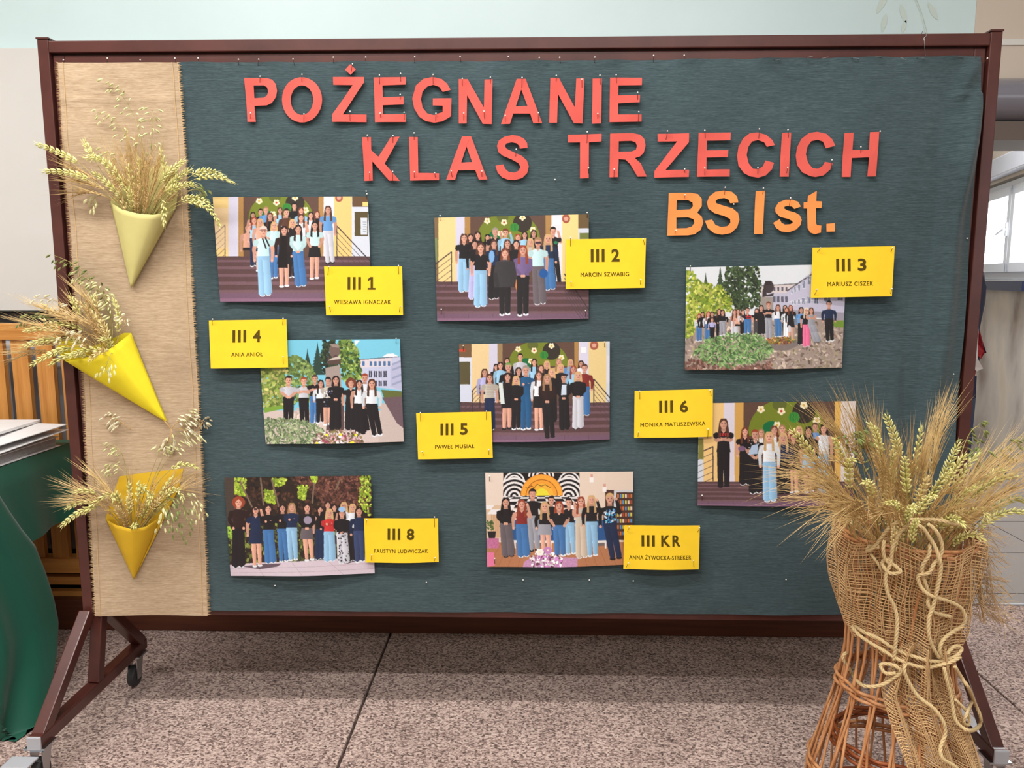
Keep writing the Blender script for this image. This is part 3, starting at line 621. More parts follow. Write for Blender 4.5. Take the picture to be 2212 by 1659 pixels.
def person(c, x, y, r, hair, hs, top, slv, bot='kk', bt='j', fy=None, arms='d', dx=0, sh='w'):
    hc = np.array(C_[hair]); sk = np.array(C_['sk'])*RNG.uniform(.94, 1.06); tc = C_[top] if C_[top] is not None else sk; tc = np.array(tc, float); bc = np.array(C_[bot], float)
    T = 19.0*r if fy is None else fy-y
    r0 = r; sy, wy, hy = y+2.05*r, y+.27*T, y+.42*T; sw = 2.15*r
    if hs == 1: c.poly([(x-1.2*r, y-.6*r), (x-.7*r, y-1.5*r), (x+.7*r, y-1.5*r), (x+1.2*r, y-.6*r), (x+1.5*r, y+1.9*r), (x+.8*r, y+2.5*r), (x-.8*r, y+2.5*r), (x-1.5*r, y+1.9*r)], hc, 6)
    if hs == 2: c.poly([(x-1.15*r, y-.6*r), (x-.7*r, y-1.5*r), (x+.7*r, y-1.5*r), (x+1.15*r, y-.6*r), (x+1.5*r, y+2*r), (x+1.5*r, y+4.0*r), (x+.5*r, y+4.4*r), (x-.6*r, y+4.4*r), (x-1.5*r, y+4.0*r), (x-1.5*r, y+2*r)], hc, 6)
    if hs == 3: c.ell(x, y-.1*r, 1.9*r, 1.8*r, hc, 18, var=14)
    if hs == 0: c.ell(x, y-.45*r, 1.12*r, 1.25*r, hc, var=4)
    lw = 1.05*r; f0, f1 = (x-.85*r+dx, fy or y+T), (x+.85*r+dx, (fy or y+T)-.25*r)
    if fy is not None:
        lc = bc if bt in 'jw' else sk
        for s_, f in ((-1, f0), (1, f1)):
            c.ell(f[0], f[1], .8*r, .42*r, C_['w'] if sh == 'w' else C_['kk'])
        for s_, f in ((-1, f0), (1, f1)):
            kn = (x+s_*.85*r+dx*.5, (hy+f[1])/2); w2 = {'j': .72, 'w': 1.15, 's': .52}[bt]*r
            c.limb((x+s_*.72*r, hy), kn, lw*(1 if bt != 's' else .75), (w2+lw)/2*.95, lc, grad=-.25); c.limb(kn, (f[0], f[1]-.45*r), (w2+lw)/2*.95, w2, lc, grad=-.25)
    if bt == 's': c.poly([(x-1.5*r, wy), (x+1.5*r, wy), (x+2.2*r, y+.60*T), (x-2.2*r, y+.60*T)], bc, 3, grad=-.2)
    else: c.poly([(x-1.45*r, wy+.3*r), (x+1.45*r, wy+.3*r), (x+1.95*r, hy+.5*r), (x-1.95*r, hy+.5*r)], bc, 3, grad=-.2)
    c.poly([(x-.5*r, y+.6*r), (x+.5*r, y+.6*r), (x+.7*r, sy+.1*r), (x-.7*r, sy+.1*r)], sk*.86)
    c.poly([(x-.75*r, sy-.15*r), (x+.75*r, sy-.15*r), (x+sw, sy+.45*r), (x+sw*.95, sy+1.6*r), (x+1.6*r, wy), (x+1.75*r, hy-.6*r), (x-1.75*r, hy-.6*r), (x-1.6*r, wy), (x-sw*.95, sy+1.6*r), (x-sw, sy+.45*r)], tc, 4, grad=-.22)
    if slv == 'n' or slv == 's': c.poly([(x-.55*r, sy-.2*r), (x+.55*r, sy-.2*r), (x, sy+.55*r)], sk)
    ac = tc if slv == 'l' else sk
    for s_ in (-1, 1):
        S = (x+s_*sw*.93, sy+.7*r)
        if arms == 'f': E_ = (x+s_*2.1*r, wy-.2*r); Hn = (x-s_*.8*r, wy-.6*r)
        elif arms == 'h': E_ = (x+s_*2.25*r, wy+.2*r); Hn = (x+s_*.3*r, hy-.4*r)
        elif arms == 'u' and s_ > 0: E_ = (x+s_*2.7*r, sy+1.8*r); Hn = (x+s_*1.7*r, y)
        elif arms == 'p': E_ = (x+s_*2.7*r, wy-.1*r); Hn = (x+s_*1.5*r, hy-.4*r)
        else: E_ = (x+s_*2.65*r, wy+.1*r); Hn = (x+s_*2.5*r, y+.46*T)
        c.limb(S, E_, .72*r, .56*r, ac*.93); c.limb(E_, Hn, .54*r, .38*r, ac*.9)
        if slv == 's': c.limb(S, ((S[0]+E_[0])/2, (S[1]+E_[1])/2), .82*r, .74*r, tc*.93)
        c.ell(Hn[0], Hn[1], .4*r, .45*r, sk, 8)
    if hs == 2:
        for s_ in (-1, 1): c.poly([(x+s_*.95*r, y-.8*r), (x+s_*1.4*r, y+1.6*r), (x+s_*1.5*r, y+3.8*r), (x+s_*.8*r, y+4.0*r), (x+s_*.72*r, y+1.3*r)], hc*.92, 6)
    c.ell(x, y, r*.95, r*1.28, sk); c.poly([(x+.2*r, y-.9*r), (x+.9*r, y-.5*r), (x+.85*r, y+.6*r), (x+.3*r, y+1.1*r)], sk*.9)
    if hs in (0,): c.poly([(x-1.05*r, y-.3*r), (x-.95*r, y-1.2*r), (x, y-1.6*r), (x+.95*r, y-1.2*r), (x+1.05*r, y-.3*r), (x+.8*r, y-.8*r), (x-.8*r, y-.85*r)], hc)
    else: c.poly([(x-1.1*r, y+.5*r), (x-1.1*r, y-.8*r), (x-.5*r, y-1.5*r), (x+.5*r, y-1.5*r), (x+1.1*r, y-.8*r), (x+1.1*r, y+.5*r), (x+.78*r, y-.4*r), (x+.1*r, y-1.05*r), (x-.75*r, y-.4*r)], hc)
    for s_ in (-1, 1): c.ell(x+s_*.4*r, y-.1*r, .2*r, .13*r, (70, 44, 40), 6)
    c.rect(x-.08*r, y+.0*r, x+.1*r, y+.35*r, sk*.85); c.ell(x, y+.62*r, .34*r, .13*r, (170, 78, 74), 6)

def steps_bg(c, x0, y0, x1, y1, cols, dome, flr, rails, right=None):
    """entrance steps: cols = list of (x_end, colour) from the left; dome = (cx, top, half-width, base)"""
    xa = x0-10
    for xe, cc in cols: c.rect(xa, y0-10, xe, flr, cc, var=3); xa = xe
    cx, tp, hw, bs = dome; c.poly([(cx-hw, bs)]+[(cx+hw*math.cos(a), bs-(bs-tp)*math.sin(a)**.85) for a in np.linspace(PI, 0, 20)]+[(cx+hw, bs)], (112, 126, 40), 4)
    k = hw/320.
    c.ell(cx+140*k, tp+105*k, 96*k, 96*k, (50, 44, 38)); c.ell(cx-60*k, tp+45*k, 60*k, 50*k, (92, 100, 44)); c.ell(cx-130*k, tp+240*k, 70*k, 60*k, (22, 104, 60)); c.ell(cx+60*k, tp+150*k, 46*k, 44*k, (56, 136, 54))
    for q in range(5): c.line((cx+(32+q*12)*k, tp+120*k), (cx+(26+q*15)*k, tp+180*k), 4*k, (30, 96, 44))
    for fx, fy_ in ((-215, 85), (-45, 100), (140, 50), (-80, 215), (245, 175)):
        for q in range(5): a = q*2*PI/5+.3; c.ell(cx+(fx+20*math.cos(a))*k, tp+(fy_+20*math.sin(a))*k, 14*k, 14*k, (236, 226, 190), 8)
        c.ell(cx+fx*k, tp+fy_*k, 11*k, 11*k, (206, 170, 80) if fx != -45 else (190, 60, 50), 8)
    n = 6
    for i in range(n):
        ya = flr+(y1-flr)*(i/n)**1.15; yb = flr+(y1-flr)*((i+1)/n)**1.15
        c.rect(x0-20, ya, x1+20, ya+(yb-ya)*.62, (86, 62, 64) if i < n-1 else (112, 84, 104), var=4); c.rect(x0-20, ya+(yb-ya)*.62, x1+20, yb+3, (112, 84, 92) if i < n-1 else (132, 98, 122), var=4)
        for q in range(7): xx = x0+(q+.5*(i % 2))*(x1-x0)/6.5; c.line((xx, ya), (xx, ya+(yb-ya)*.6), 2, (74, 54, 58))
    for (ax, ay, bx, by, hgt) in rails:
        c.line((ax, ay), (bx, by), 11, (62, 52, 60))
        for q in range(1, 6): c.line((ax, ay+hgt*q/5.5), (bx, by+hgt*q/5.5), 5, (74, 62, 70))
        c.line((ax, ay), (ax, ay+hgt), 9, (56, 46, 54))
def emblem(c, x, y, r): c.ell(x, y, r, r*1.1, (160, 84, 66)); c.poly([(x, y-.5*r), (x+.6*r, y-.2*r), (x+.35*r, y+.5*r), (x-.35*r, y+.5*r), (x-.6*r, y-.2*r)], (214, 160, 140))
YL, PW, BRN, OL = (226, 196, 130), (204, 202, 222), (92, 68, 58), (168, 128, 74)

def photo1():
    c = Canvas([(48,80),(1732,72),(1772,1205),(130,1215)])
    steps_bg(c, 0, 70, 1800, 1215, [(222,YL),(330,PW),(385,OL),(1200,BRN),(1255,OL),(1368,(220,216,226)),(1560,(230,196,124)),(1800,(206,214,226))], (790, 30, 350, 330), 725, [(185,385,60,500,350),(1400,395,1770,790,350)])
    c.rect(40, 200, 222, 640, (216, 190, 170), al=.5); c.rect(1565, 70, 1800, 185, (98,74,50)); c.rect(1590, 240, 1735, 505, (86,74,46)); c.rect(1655, 305, 1725, 490, (206,214,224)); c.rect(1675, 135, 1740, 180, (240,206,120)); emblem(c, 1422, 88, 42)
    for q in range(5): c.line((1680, 352+q*26), (1715, 352+q*26), 6, (110, 124, 140))
    P = [(430,420,28,'br',0,'no','n'),(780,225,24,'br',2,'lb','n'),(570,245,24,'dk',0,'kk','l'),(628,225,26,'db',0,'bu','l'),(935,180,26,'k',0,'kk','l'),(1010,230,26,'rb',2,'lb','l'),(1185,265,24,'rb',2,'kk','l'),(1115,280,26,'dk',2,'w','n'),
     (672,290,28,'br',2,'kk','l'),(488,275,22,'dk',2,'sk','n'),(500,335,26,'rd',2,'lb','n','nv','j',830),(565,355,28,'bl',1,'sk','n','nv','s',880),(850,250,30,'dk',0,'br','l'),(1010,305,28,'br',2,'w','n'),(715,390,28,'bl',1,'cy','s','jb','j',960),
     (915,360,28,'bl',1,'kk','n','kk','j',950),(1303,220,31,'br',2,'bu','s','lg','j',800,'d',25,'k'),(1160,390,32,'k',2,'cy','s','kk','s',965,'p',0),(825,445,34,'dk',2,'dk','l','kk','s',1050,'d',10),(978,430,33,'dk',2,'cy','l','jb','w',1045,'h',40),(600,455,38,'si',0,'cy','s','lj','w',1145,'d',30)]
    for p in P: person(c, *p)
    c.line((590,530),(630,640),16,(40,38,44)); c.line((620,520),(665,615),16,(40,38,44)); c.poly([(792,500),(850,500),(870,850),(760,850)],(24,20,22)); c.ell(600,440,44,10,(90,60,56),al=.5); return c
def photo2():
    c = Canvas([(82,92),(1588,58),(1588,1075),(110,1100)])
    steps_bg(c, 60, 60, 1600, 1100, [(122,(120,96,66)),(290,(232,204,140)),(378,PW),(432,OL),(1165,BRN),(1222,OL),(1328,(226,222,230)),(1485,(236,210,140)),(1610,(206,214,226))], (805, 40, 310, 330), 715, [(250,425,60,570,320),(1590,990,1350,640,220)])
    c.rect(1485, 55, 1610, 195, (104,84,54)); c.rect(1500, 240, 1610, 300, (110,120,60)); c.rect(88, 290, 112, 520, (120,130,80)); emblem(c, 1366, 102, 40); c.rect(1245,105,1305,160,(236,236,236))
    P = [(435,285,24,'dk',2,'kk','l'),(505,265,26,'dk',2,'kk','l'),(600,285,22,'k',2,'kk','s','kk','j',None,'u'),(675,235,29,'gy',0,'kk','s','kk','j',None,'u'),(775,240,27,'rb',0,'lb','l','lb','j',None,'u'),(895,285,24,'rd',2,'kk','l'),(962,260,24,'dk',1,'lb','l'),(1050,245,24,'dk',2,'kk','l'),(1240,225,28,'k',0,'kk','s','kk','j',715,'u',35,'k'),
     (372,290,29,'br',1,'kk','s','lj','w',810),(475,350,27,'dk',1,'kk','l','li','w',880,'d',-10),(663,350,28,'br',2,'nv','l','kk','w',880),(793,345,28,'br',2,'kk','l'),(880,350,28,'dk',1,'kk','l','go','j',870,'d',60),(1018,330,26,'bl',2,'st','l'),(1190,300,31,'bl',2,'nv','l','jb','w',790,'d',20),
     (533,385,33,'br',1,'kk','s','lj','w',955),(1092,335,33,'db',0,'cy','s','gb','w',930,'d',20),(770,440,33,'rb',1,'cg','l','kk','j',1035),(945,410,34,'rd',2,'pu','l','kk','j',1040,'h')]
    for p in P: person(c, *p)
    c.poly([(690,520),(860,520),(885,640),(870,770),(670,770),(655,640)],(52,50,54),3,grad=-.2); c.poly([(655,640),(690,620),(720,760),(680,770)],(46,44,48)); c.ell(1145,635,42,45,(30,84,150)); c.ell(640,470,28,60,(120,170,220)); c.rect(1065,325,1120,345,(60,44,50)); c.ell(1265,335,20,16,(40,120,80)); return c
def court(c, sky, bush, blu):
    pass
def photo3():
    c = Canvas([(57,265),(1653,233),(1608,1262),(42,1290)], (216,222,228))
    c.rect(30, 780, 1700, 1300, (158,142,132), var=6)
    c.foliage([(30,850),(1700,800),(1700,1300),(30,1300)], [(176,160,148),(140,122,112),(120,98,88),(190,172,158),(150,140,110)], 900, 26, .4)
    c.foliage([(30,1190),(300,1190),(600,1260),(900,1200),(900,1300),(30,1300)], [(120,84,76),(140,100,88),(96,70,60)], 260, 22, .5)
    c.poly([(800,450),(1160,430),(1160,700),(800,700)],(206,196,196)); c.poly([(860,520),(1060,520),(1060,700),(860,700)],(186,184,204)); c.poly([(1060,500),(1320,300),(1700,60),(1700,780),(1060,700)],(188,186,208),3)
    c.line((1060,500),(1700,70),12,(80,74,80)); c.line((1070,610),(1700,560),10,(214,214,226)); c.line((800,450),(1160,428),8,(90,84,88)); c.poly([(1100,690),(1700,720),(1700,800),(1100,740)],(150,146,160))
    for i,(x,y,w_,h_) in enumerate([(1110,500,18,60),(1140,485,20,65),(1180,465,24,70),(1225,435,28,80),(1280,395,36,90),(1112,620,18,45),(1140,615,20,50),(1178,608,24,55),(1220,600,28,65),(1278,590,36,75),(1350,590,44,80),(1460,580,70,60),(1590,580,60,40)]):
        c.rect(x-w_/2,y-h_/2,x+w_/2,y+h_/2,(226,230,240)); c.rect(x-w_/2+3,y-h_/2+4,x-1,y+h_/2-4,(96,104,128)); c.rect(x+2,y-h_/2+4,x+w_/2-3,y+h_/2-4,(96,104,128))
    for x in (935,975,1015,1055): c.rect(x-10,462,x+10,500,(90,88,104)); c.rect(x-14,555,x+12,612,(92,92,110))
    c.poly([(1440,800),(1700,790),(1700,870),(1540,860)],(110,140,50),4)
    for (cx,tp,bs,wd) in ((250,330,560,60),(395,270,600,80)):
        for q in range(8): yy=tp+(bs-tp)*q/8; ww=wd*(q+1)/8; c.poly([(cx,yy-20),(cx+ww,yy+50),(cx-ww,yy+50)],(58,74,56),5)
    c.foliage([(450,262),(770,255),(800,400),(790,650),(560,690),(430,500)], [(46,60,40),(58,78,48),(36,46,34),(74,94,58)], 700, 20)
    c.foliage([(57,300),(120,320),(200,420),(400,450),(500,560),(515,700),(400,720),(200,760),(110,940),(50,960)], [(150,164,54),(116,140,44),(174,184,76),(96,120,40),(186,190,96)], 900, 22)
    c.poly([(800,560),(920,560),(925,700),(800,700)],(150,142,136),6); c.ell(880,460,52,62,(64,56,58),16); c.poly([(820,490),(850,430),(860,540),(930,520),(925,550),(815,560)],(58,50,52)); c.poly([(845,400),(915,405),(900,440),(840,440)],(50,44,46))
    P = [(185,750,16,'rd',2,'w','l','jb','j',1000),(220,730,16,'dk',1,'kk','l'),(275,730,18,'rd',2,'w','l','jb','w',990),(315,730,17,'dk',1,'kk','l'),(315,785,14,'br',1,'li','l','kk','j',985),(385,705,18,'br',2,'kk','l','kk','j',950),(420,715,19,'dk',1,'kk','l','gr','j',940),(540,710,19,'br',2,'dr','n','lg','w',950,'f'),(575,705,17,'br',2,'sk','n'),(622,710,17,'dk',2,'w','l','kk','j',930),
     (668,695,21,'dk',0,'kk','s','jb','j',925),(760,700,18,'dk',2,'kk','s','cg','w',930),(805,670,20,'dk',2,'kk','l','kk','w',930),(877,640,21,'rb',0,'kk','s','gr','j',975,'f'),(970,665,20,'br',2,'w','l','jb','j',955),(1040,665,17,'k',1,'kk','l','kk','j',950),(1055,690,18,'br',1,'w','l','w','w',955),(1095,665,18,'rb',2,'kk','l','kk','s',990),(1200,690,20,'k',1,'bu','l','kk','w',1030),
     (1250,695,20,'cr',2,'kk','s','pk','w',1050),(1300,695,20,'br',1,'gr','n','gr','w',1010,'f',60,'k'),(1478,635,25,'k',0,'nv','l','kk','j',1000,'d',10)]
    for p in P: person(c, *p)
    c.line((650,752),(705,752),9,(190,50,60)); c.line((655,770),(700,772),7,(190,50,60)); c.line((1080,850),(1080,900),30,(205,205,215))
    c.foliage([(120,1130),(240,990),(480,920),(760,930),(900,1010),(940,1060),(840,1180),(600,1230),(480,1270),(330,1240),(230,1180)], [(98,138,74),(122,160,96),(76,112,64),(150,180,120),(62,92,54)], 900, 26, .28)
    c.poly([(860,1000),(1155,990),(1150,1050),(1060,1090),(930,1090)],(124,112,108),6); c.foliage([(850,985),(900,960),(1100,960),(1150,995),(1100,1025),(900,1030)], [(96,110,40),(150,90,50),(196,150,60),(110,50,50)], 160, 12); return c
def photo4():
    c = Canvas([(596,280),(2130,262),(2172,1378),(675,1403)], (118,196,222))
    c.poly([(1690,485),(2120,460),(2190,440),(2190,830),(1690,760)],(190,196,222),3); c.poly([(1690,485),(2040,468),(2040,560),(1690,575)],(214,206,214)); c.poly([(2030,560),(2190,450),(2190,840),(2030,780)],(178,182,212))
    c.line((1700,486),(2120,456),7,(70,64,76)); c.poly([(1940,460),(1990,425),(2060,420),(2120,455)],(240,242,246)); c.poly([(1640,280),(1700,280),(1650,330)],(236,240,246))
    for x in (1740,1820,1868,1916,1966,2014): c.rect(x-13,505,x+13,555,(70,110,160))
    for x in (1815,1868,1920,1972): c.rect(x-17,610,x+17,680,(60,64,84)); c.rect(x-17,715,x+17,775,(64,68,90)); c.rect(x-2,605,x+2,780,(214,216,228))
    for y in (500,560,650,720): c.line((2050,y+40),(2150,y),22,(150,158,190))
    c.rect(600,1040,2200,1420,(206,190,184),var=8); c.poly([(1930,960),(2000,960),(2190,1300),(2190,1420),(1900,1420)],(196,180,174),6); c.poly([(1940,900),(2150,860),(2190,1250),(2100,1180)],(104,84,92),5); c.poly([(1930,815),(2160,835),(2160,890),(1960,900)],(96,104,54),4)
    c.foliage([(900,1000),(1560,1000),(1560,1180),(900,1180)], [(214,198,190),(196,178,168)], 150, 24, .4)
    for (cx,tp,bs,wd) in ((1130,385,620,70),(1240,320,640,90)):
        for q in range(9): yy=tp+(bs-tp)*q/9; ww=wd*(q+1)/9; c.poly([(cx,yy-24),(cx+ww,yy+50),(cx-ww,yy+50)],(44,66,58),6)
    c.foliage([(1300,275),(1420,275),(1450,560),(1320,640),(1270,500)], [(44,58,44),(60,78,52),(34,44,38)], 260, 24)
    c.foliage([(1470,275),(1600,275),(1690,400),(1720,700),(1520,720),(1480,520)], [(70,100,44),(110,140,60),(48,74,40),(150,170,90)], 480, 22)
    c.foliage([(900,470),(1000,450),(1150,520),(1230,700),(1200,950),(900,960)], [(110,136,70),(80,104,56),(134,158,92)], 460, 26)
    c.foliage([(600,560),(900,560),(900,800),(860,1000),(660,1040),(610,800)], [(150,164,84),(118,140,62),(184,180,110),(96,116,52)], 620, 26); c.poly([(655,1010),(880,980),(880,1020),(662,1065)],(120,160,60))
    c.poly([(1325,580),(1485,545),(1535,1250),(1340,1250)],(160,146,140),7); c.poly([(1395,960),(1530,960),(1535,1250),(1340,1250)],(84,66,68),5); c.ell(1425,390,60,80,(110,92,86),16); c.poly([(1350,400),(1370,480),(1440,430),(1490,490),(1495,540),(1350,545)],(84,66,62)); c.poly([(1370,320),(1470,320),(1475,360),(1400,350)],(150,134,124)); c.poly([(1400,470),(1480,450),(1495,480),(1350,500)],(196,186,176))
    P = [(925,715,33,'dk',0,'lg','s','kk','j',1180,'h'),(1090,725,31,'rd',0,'lg','s','kk','j',1190,'f',15,'k'),(1210,700,30,'br',0,'kk','s','jb','j',1180,'f'),(1275,750,28,'dk',2,'w','l','kk','j',1170),(1355,725,31,'k',0,'st','l','kk','s',1190,'f'),(1440,712,33,'dk',1,'kk','l','kk','w',1240,'h',0,'k'),
     (1605,745,32,'rb',3,'kk','s','kk','w',1240,'d',0,'k'),(1755,690,33,'rd',0,'w','l','kk','j',1240,'d',60,'k'),(1695,755,31,'dk',2,'w','n','kk','w',1290,'d',20,'k'),(1830,750,35,'br',2,'w','l','kk','j',1310,'d',60)]
    for p in P: person(c, *p)
    for q in range(22): x=1290+RNG.uniform(0,110); y=810+RNG.uniform(0,190); c.rect(x,y,x+14,y+12,(50,56,96) if q%2 else (226,226,236))
    c.foliage([(660,1130),(800,1120),(1090,1150),(1290,1210),(1330,1260),(1200,1400),(670,1400)], [(136,152,110),(110,130,92),(164,176,136),(88,106,76)], 700, 24, .35)
    c.foliage([(1170,1400),(1230,1300),(1450,1240),(1650,1250),(1740,1330),(1740,1400)], [(220,206,206),(150,110,90),(120,110,70),(200,150,170),(96,84,60)], 420, 16)
    for q in range(16): c.ell(RNG.uniform(1220,1700),RNG.uniform(1270,1390),18,14,[(240,224,60),(236,232,236),(150,70,90)][q%3],8)
    return c
def photo5():
    c = Canvas([(510,93),(2147,62),(2147,1128),(535,1160)])
    steps_bg(c, 480, 60, 2180, 1160, [(648,(110,84,60)),(838,(226,200,150)),(930,PW),(985,(150,126,88)),(1765,BRN),(1812,OL),(1920,(208,206,226)),(2110,(224,200,140)),(2200,(200,208,222))], (1375, 60, 325, 330), 725, [(660,600,520,740,260),(1975,470,2160,690,300),(740,510,560,700,280)])
    c.rect(500,235,650,720,(210,214,228)); c.rect(515,282,632,528,(84,78,52)); c.rect(500,145,578,175,(196,70,50)); c.rect(500,530,650,720,(204,212,230)); c.rect(2110,215,2160,520,(210,214,228)); emblem(c,1978,105,46); c.rect(1838,125,1895,185,(236,236,240))
    P = [(1178,235,27,'dk',0,'lg','l'),(1035,275,24,'dk',1,'kk','l'),(1330,290,26,'dk',2,'lb','l'),(1467,310,26,'bl',1,'kk','n'),(1597,285,27,'db',2,'bl','l'),(1722,290,24,'bl',2,'bu','l'),(1838,305,24,'dk',1,'w','l'),(915,340,22,'k',2,'kk','l'),(962,325,26,'dk',1,'lb','l'),(1048,345,33,'gn',0,'kk','l'),(1160,385,28,'dk',2,'kk','l'),(1405,355,26,'br',1,'kk','l'),(1620,350,28,'bl',0,'kk','l'),(1755,365,28,'rd',2,'lb','l'),
     (1875,355,31,'br',0,'dr','l','jb','w',865),(790,400,28,'br',1,'li','l','nv','j'),(1520,400,30,'bl',1,'kk','l','kk','w',930,'h',0,'k'),(1240,380,35,'gy',0,'te','l','te','j',1010,'f'),(845,460,31,'br',1,'st','s','nv','w',1020),(1040,450,32,'dk',2,'kk','l','kk','s',1010,'d',-10,'k'),(1133,480,30,'bl',1,'kk','l','kk','j',1010,'h',0),(1380,430,30,'br',2,'w','l','kk','s',1015),(1650,460,30,'dk',0,'kk','l','kk','w',1010,'h',10,'k'),(1805,435,32,'bl',1,'kk','l','lg','w',1005,'h',0,'k'),(1470,465,34,'db',2,'dk','l','kk','j',1095,'h',30,'k')]
    for p in P: person(c, *p)
    c.poly([(940,510),(985,510),(1010,740),(965,740)],(210,222,220)); c.poly([(1630,530),(1680,530),(1680,640),(1620,645)],(200,214,230)); 
    for q in range(9): c.line((810,530+q*18),(925,530+q*18),5,(160,150,140))
    return c
def photo6():
    c = Canvas([(658,159),(2160,138),(2143,1132),(648,1137)])
    steps_bg(c, 630, 130, 2180, 1140, [(705,(206,214,226)),(895,(232,194,128)),(1000,(214,208,222)),(1085,(206,160,84)),(1957,BRN),(2017,(224,178,92)),(2200,(222,212,210))], (1500, 120, 370, 470), 905, [(795,570,640,640,330)])
    c.rect(655,490,705,690,(120,120,60)); c.rect(2055,190,2120,255,(232,228,222))
    P = [(1255,440,25,'db',2,'w','n'),(1455,405,28,'db',1,'kk','l'),(1530,445,27,'rb',1,'kk','s'),(1615,410,25,'bl',1,'kk','l'),(1380,415,29,'rb',2,'w','n'),(1770,385,27,'br',0,'bu','l'),(1100,430,29,'rb',2,'kk','s','kk','w',930),(1850,400,30,'dk',1,'w','n','lj','w',1010),(1705,425,31,'dk',2,'kk','l','lb','s',1000),(895,355,35,'br',2,'kk','s','kk','j',950,'f',0,'k'),
     (1197,460,33,'rd',0,'kk','s','kk','w',1010,'h'),(1560,480,28,'rb',1,'kk','s','kk','s',1000),(1465,490,33,'bl',2,'nv','l','kk','w',1010,'d',0,'k'),(1330,480,34,'bl',2,'w','l','lj','w',1085)]
    for p in P: person(c, *p)
    for x in (860,885,908,932): c.line((x,445),(x+4,470),7,(196,50,50)); c.line((x,445),(x+16,448),6,(196,50,50)); c.line((x,458),(x+14,460),5,(196,50,50))
    for q in range(26): c.ell(RNG.uniform(1120,1270),RNG.uniform(510,620),5,4,(230,226,226),6)
    c.poly([(1165,560),(1225,545),(1220,640),(1130,650)],(170,190,216)); c.ell(1070,590,36,26,(120,90,120)); return c
def photo8():
    c = Canvas([(20,78),(1480,55),(1517,1030),(85,1055)], (44,36,30))
    c.foliage([(20,60),(1500,60),(1500,500),(20,500)], [(60,42,34),(44,34,30),(84,56,44),(34,28,26)], 900, 26); c.foliage([(700,60),(1400,60),(1480,380),(1000,330)], [(104,66,56),(130,86,72),(70,42,40),(86,52,44)], 700, 18)
    for pg in ([(120,80),(240,80),(230,260),(120,240)],[(420,200),(530,200),(530,340),(430,320)],[(760,160),(860,160),(820,300),(760,280)],[(1370,70),(1480,60),(1480,460),(1360,380)],[(500,90),(650,90),(600,160),(520,160)],[(880,70),(950,70),(920,140)]): c.foliage(pg, [(150,176,50),(186,204,84),(110,140,40)], 150, 16)
    c.rect(20,70,120,640,(70,60,54),var=8)
    for a,b in (((180,110),(300,370)),((385,80),(415,350)),((495,100),(565,370)),((915,130),(900,330)),((1180,90),(1130,200))): c.line(a,b,16,(120,100,84))
    c.foliage([(50,560),(1500,480),(1500,930),(80,940)], [(74,80,44),(96,108,52),(56,58,38),(128,140,66)], 700, 22); c.foliage([(50,570),(110,570),(120,680),(60,680)],[(150,190,70)],40,16)
    c.poly([(75,945),(300,925),(1000,890),(1520,850),(1530,1070),(75,1070)],(206,192,204),4)
    for a,b in (((80,985),(1500,930)),((80,1025),(1500,985)),((340,930),(420,1050)),((700,910),(820,1050)),((1050,890),(1230,1050))): c.line(a,b,4,(176,160,170))
    c.poly([(200,960),(430,930),(600,925),(560,955),(380,985)],(96,80,90)); c.poly([(1150,905),(1420,840),(1420,880),(1250,930)],(60,48,58))
    P = [(980,400,26,'dk',1,'kk','n','nv','w',880),(1055,350,27,'dk',1,'kk','l'),(1120,375,22,'dk',1,'kk','l'),(1215,360,28,'bl',1,'w','n'),(1300,375,27,'bl',1,'w','l','kk','w',900),(165,325,34,'rd',3,'dk','l','kk','w',965,'p'),(335,400,31,'dk',1,'nv','s','nv','s',955,'u',20),(460,390,30,'dk',1,'kk','l','jb','w',920,'f',30),(602,385,29,'dk',1,'kk','l','jb','j',905,'f',20),
     (695,375,30,'db',1,'nv','l','lj','j',890,'f',20),(848,380,31,'dk',1,'kk','l','gb','s',890,'h',30),(1070,430,30,'bl',1,'rr','l','lj','w',900,'f',10),(1195,430,30,'dk',1,'kk','l','lg','w',920,'h',20),(1363,415,31,'dk',1,'nv','l','dj','j',915,'d',10)]
    for p in P: person(c, *p)
    for q in range(42): x=1155+RNG.uniform(0,110); y=600+RNG.uniform(0,300); c.rect(x,y,x+12,y+14,(44,38,46))
    c.ell(855,500,42,40,(150,140,160)); c.ell(1195,392,36,26,(150,190,230)); c.rect(320,380,352,400,(60,50,50)); return c
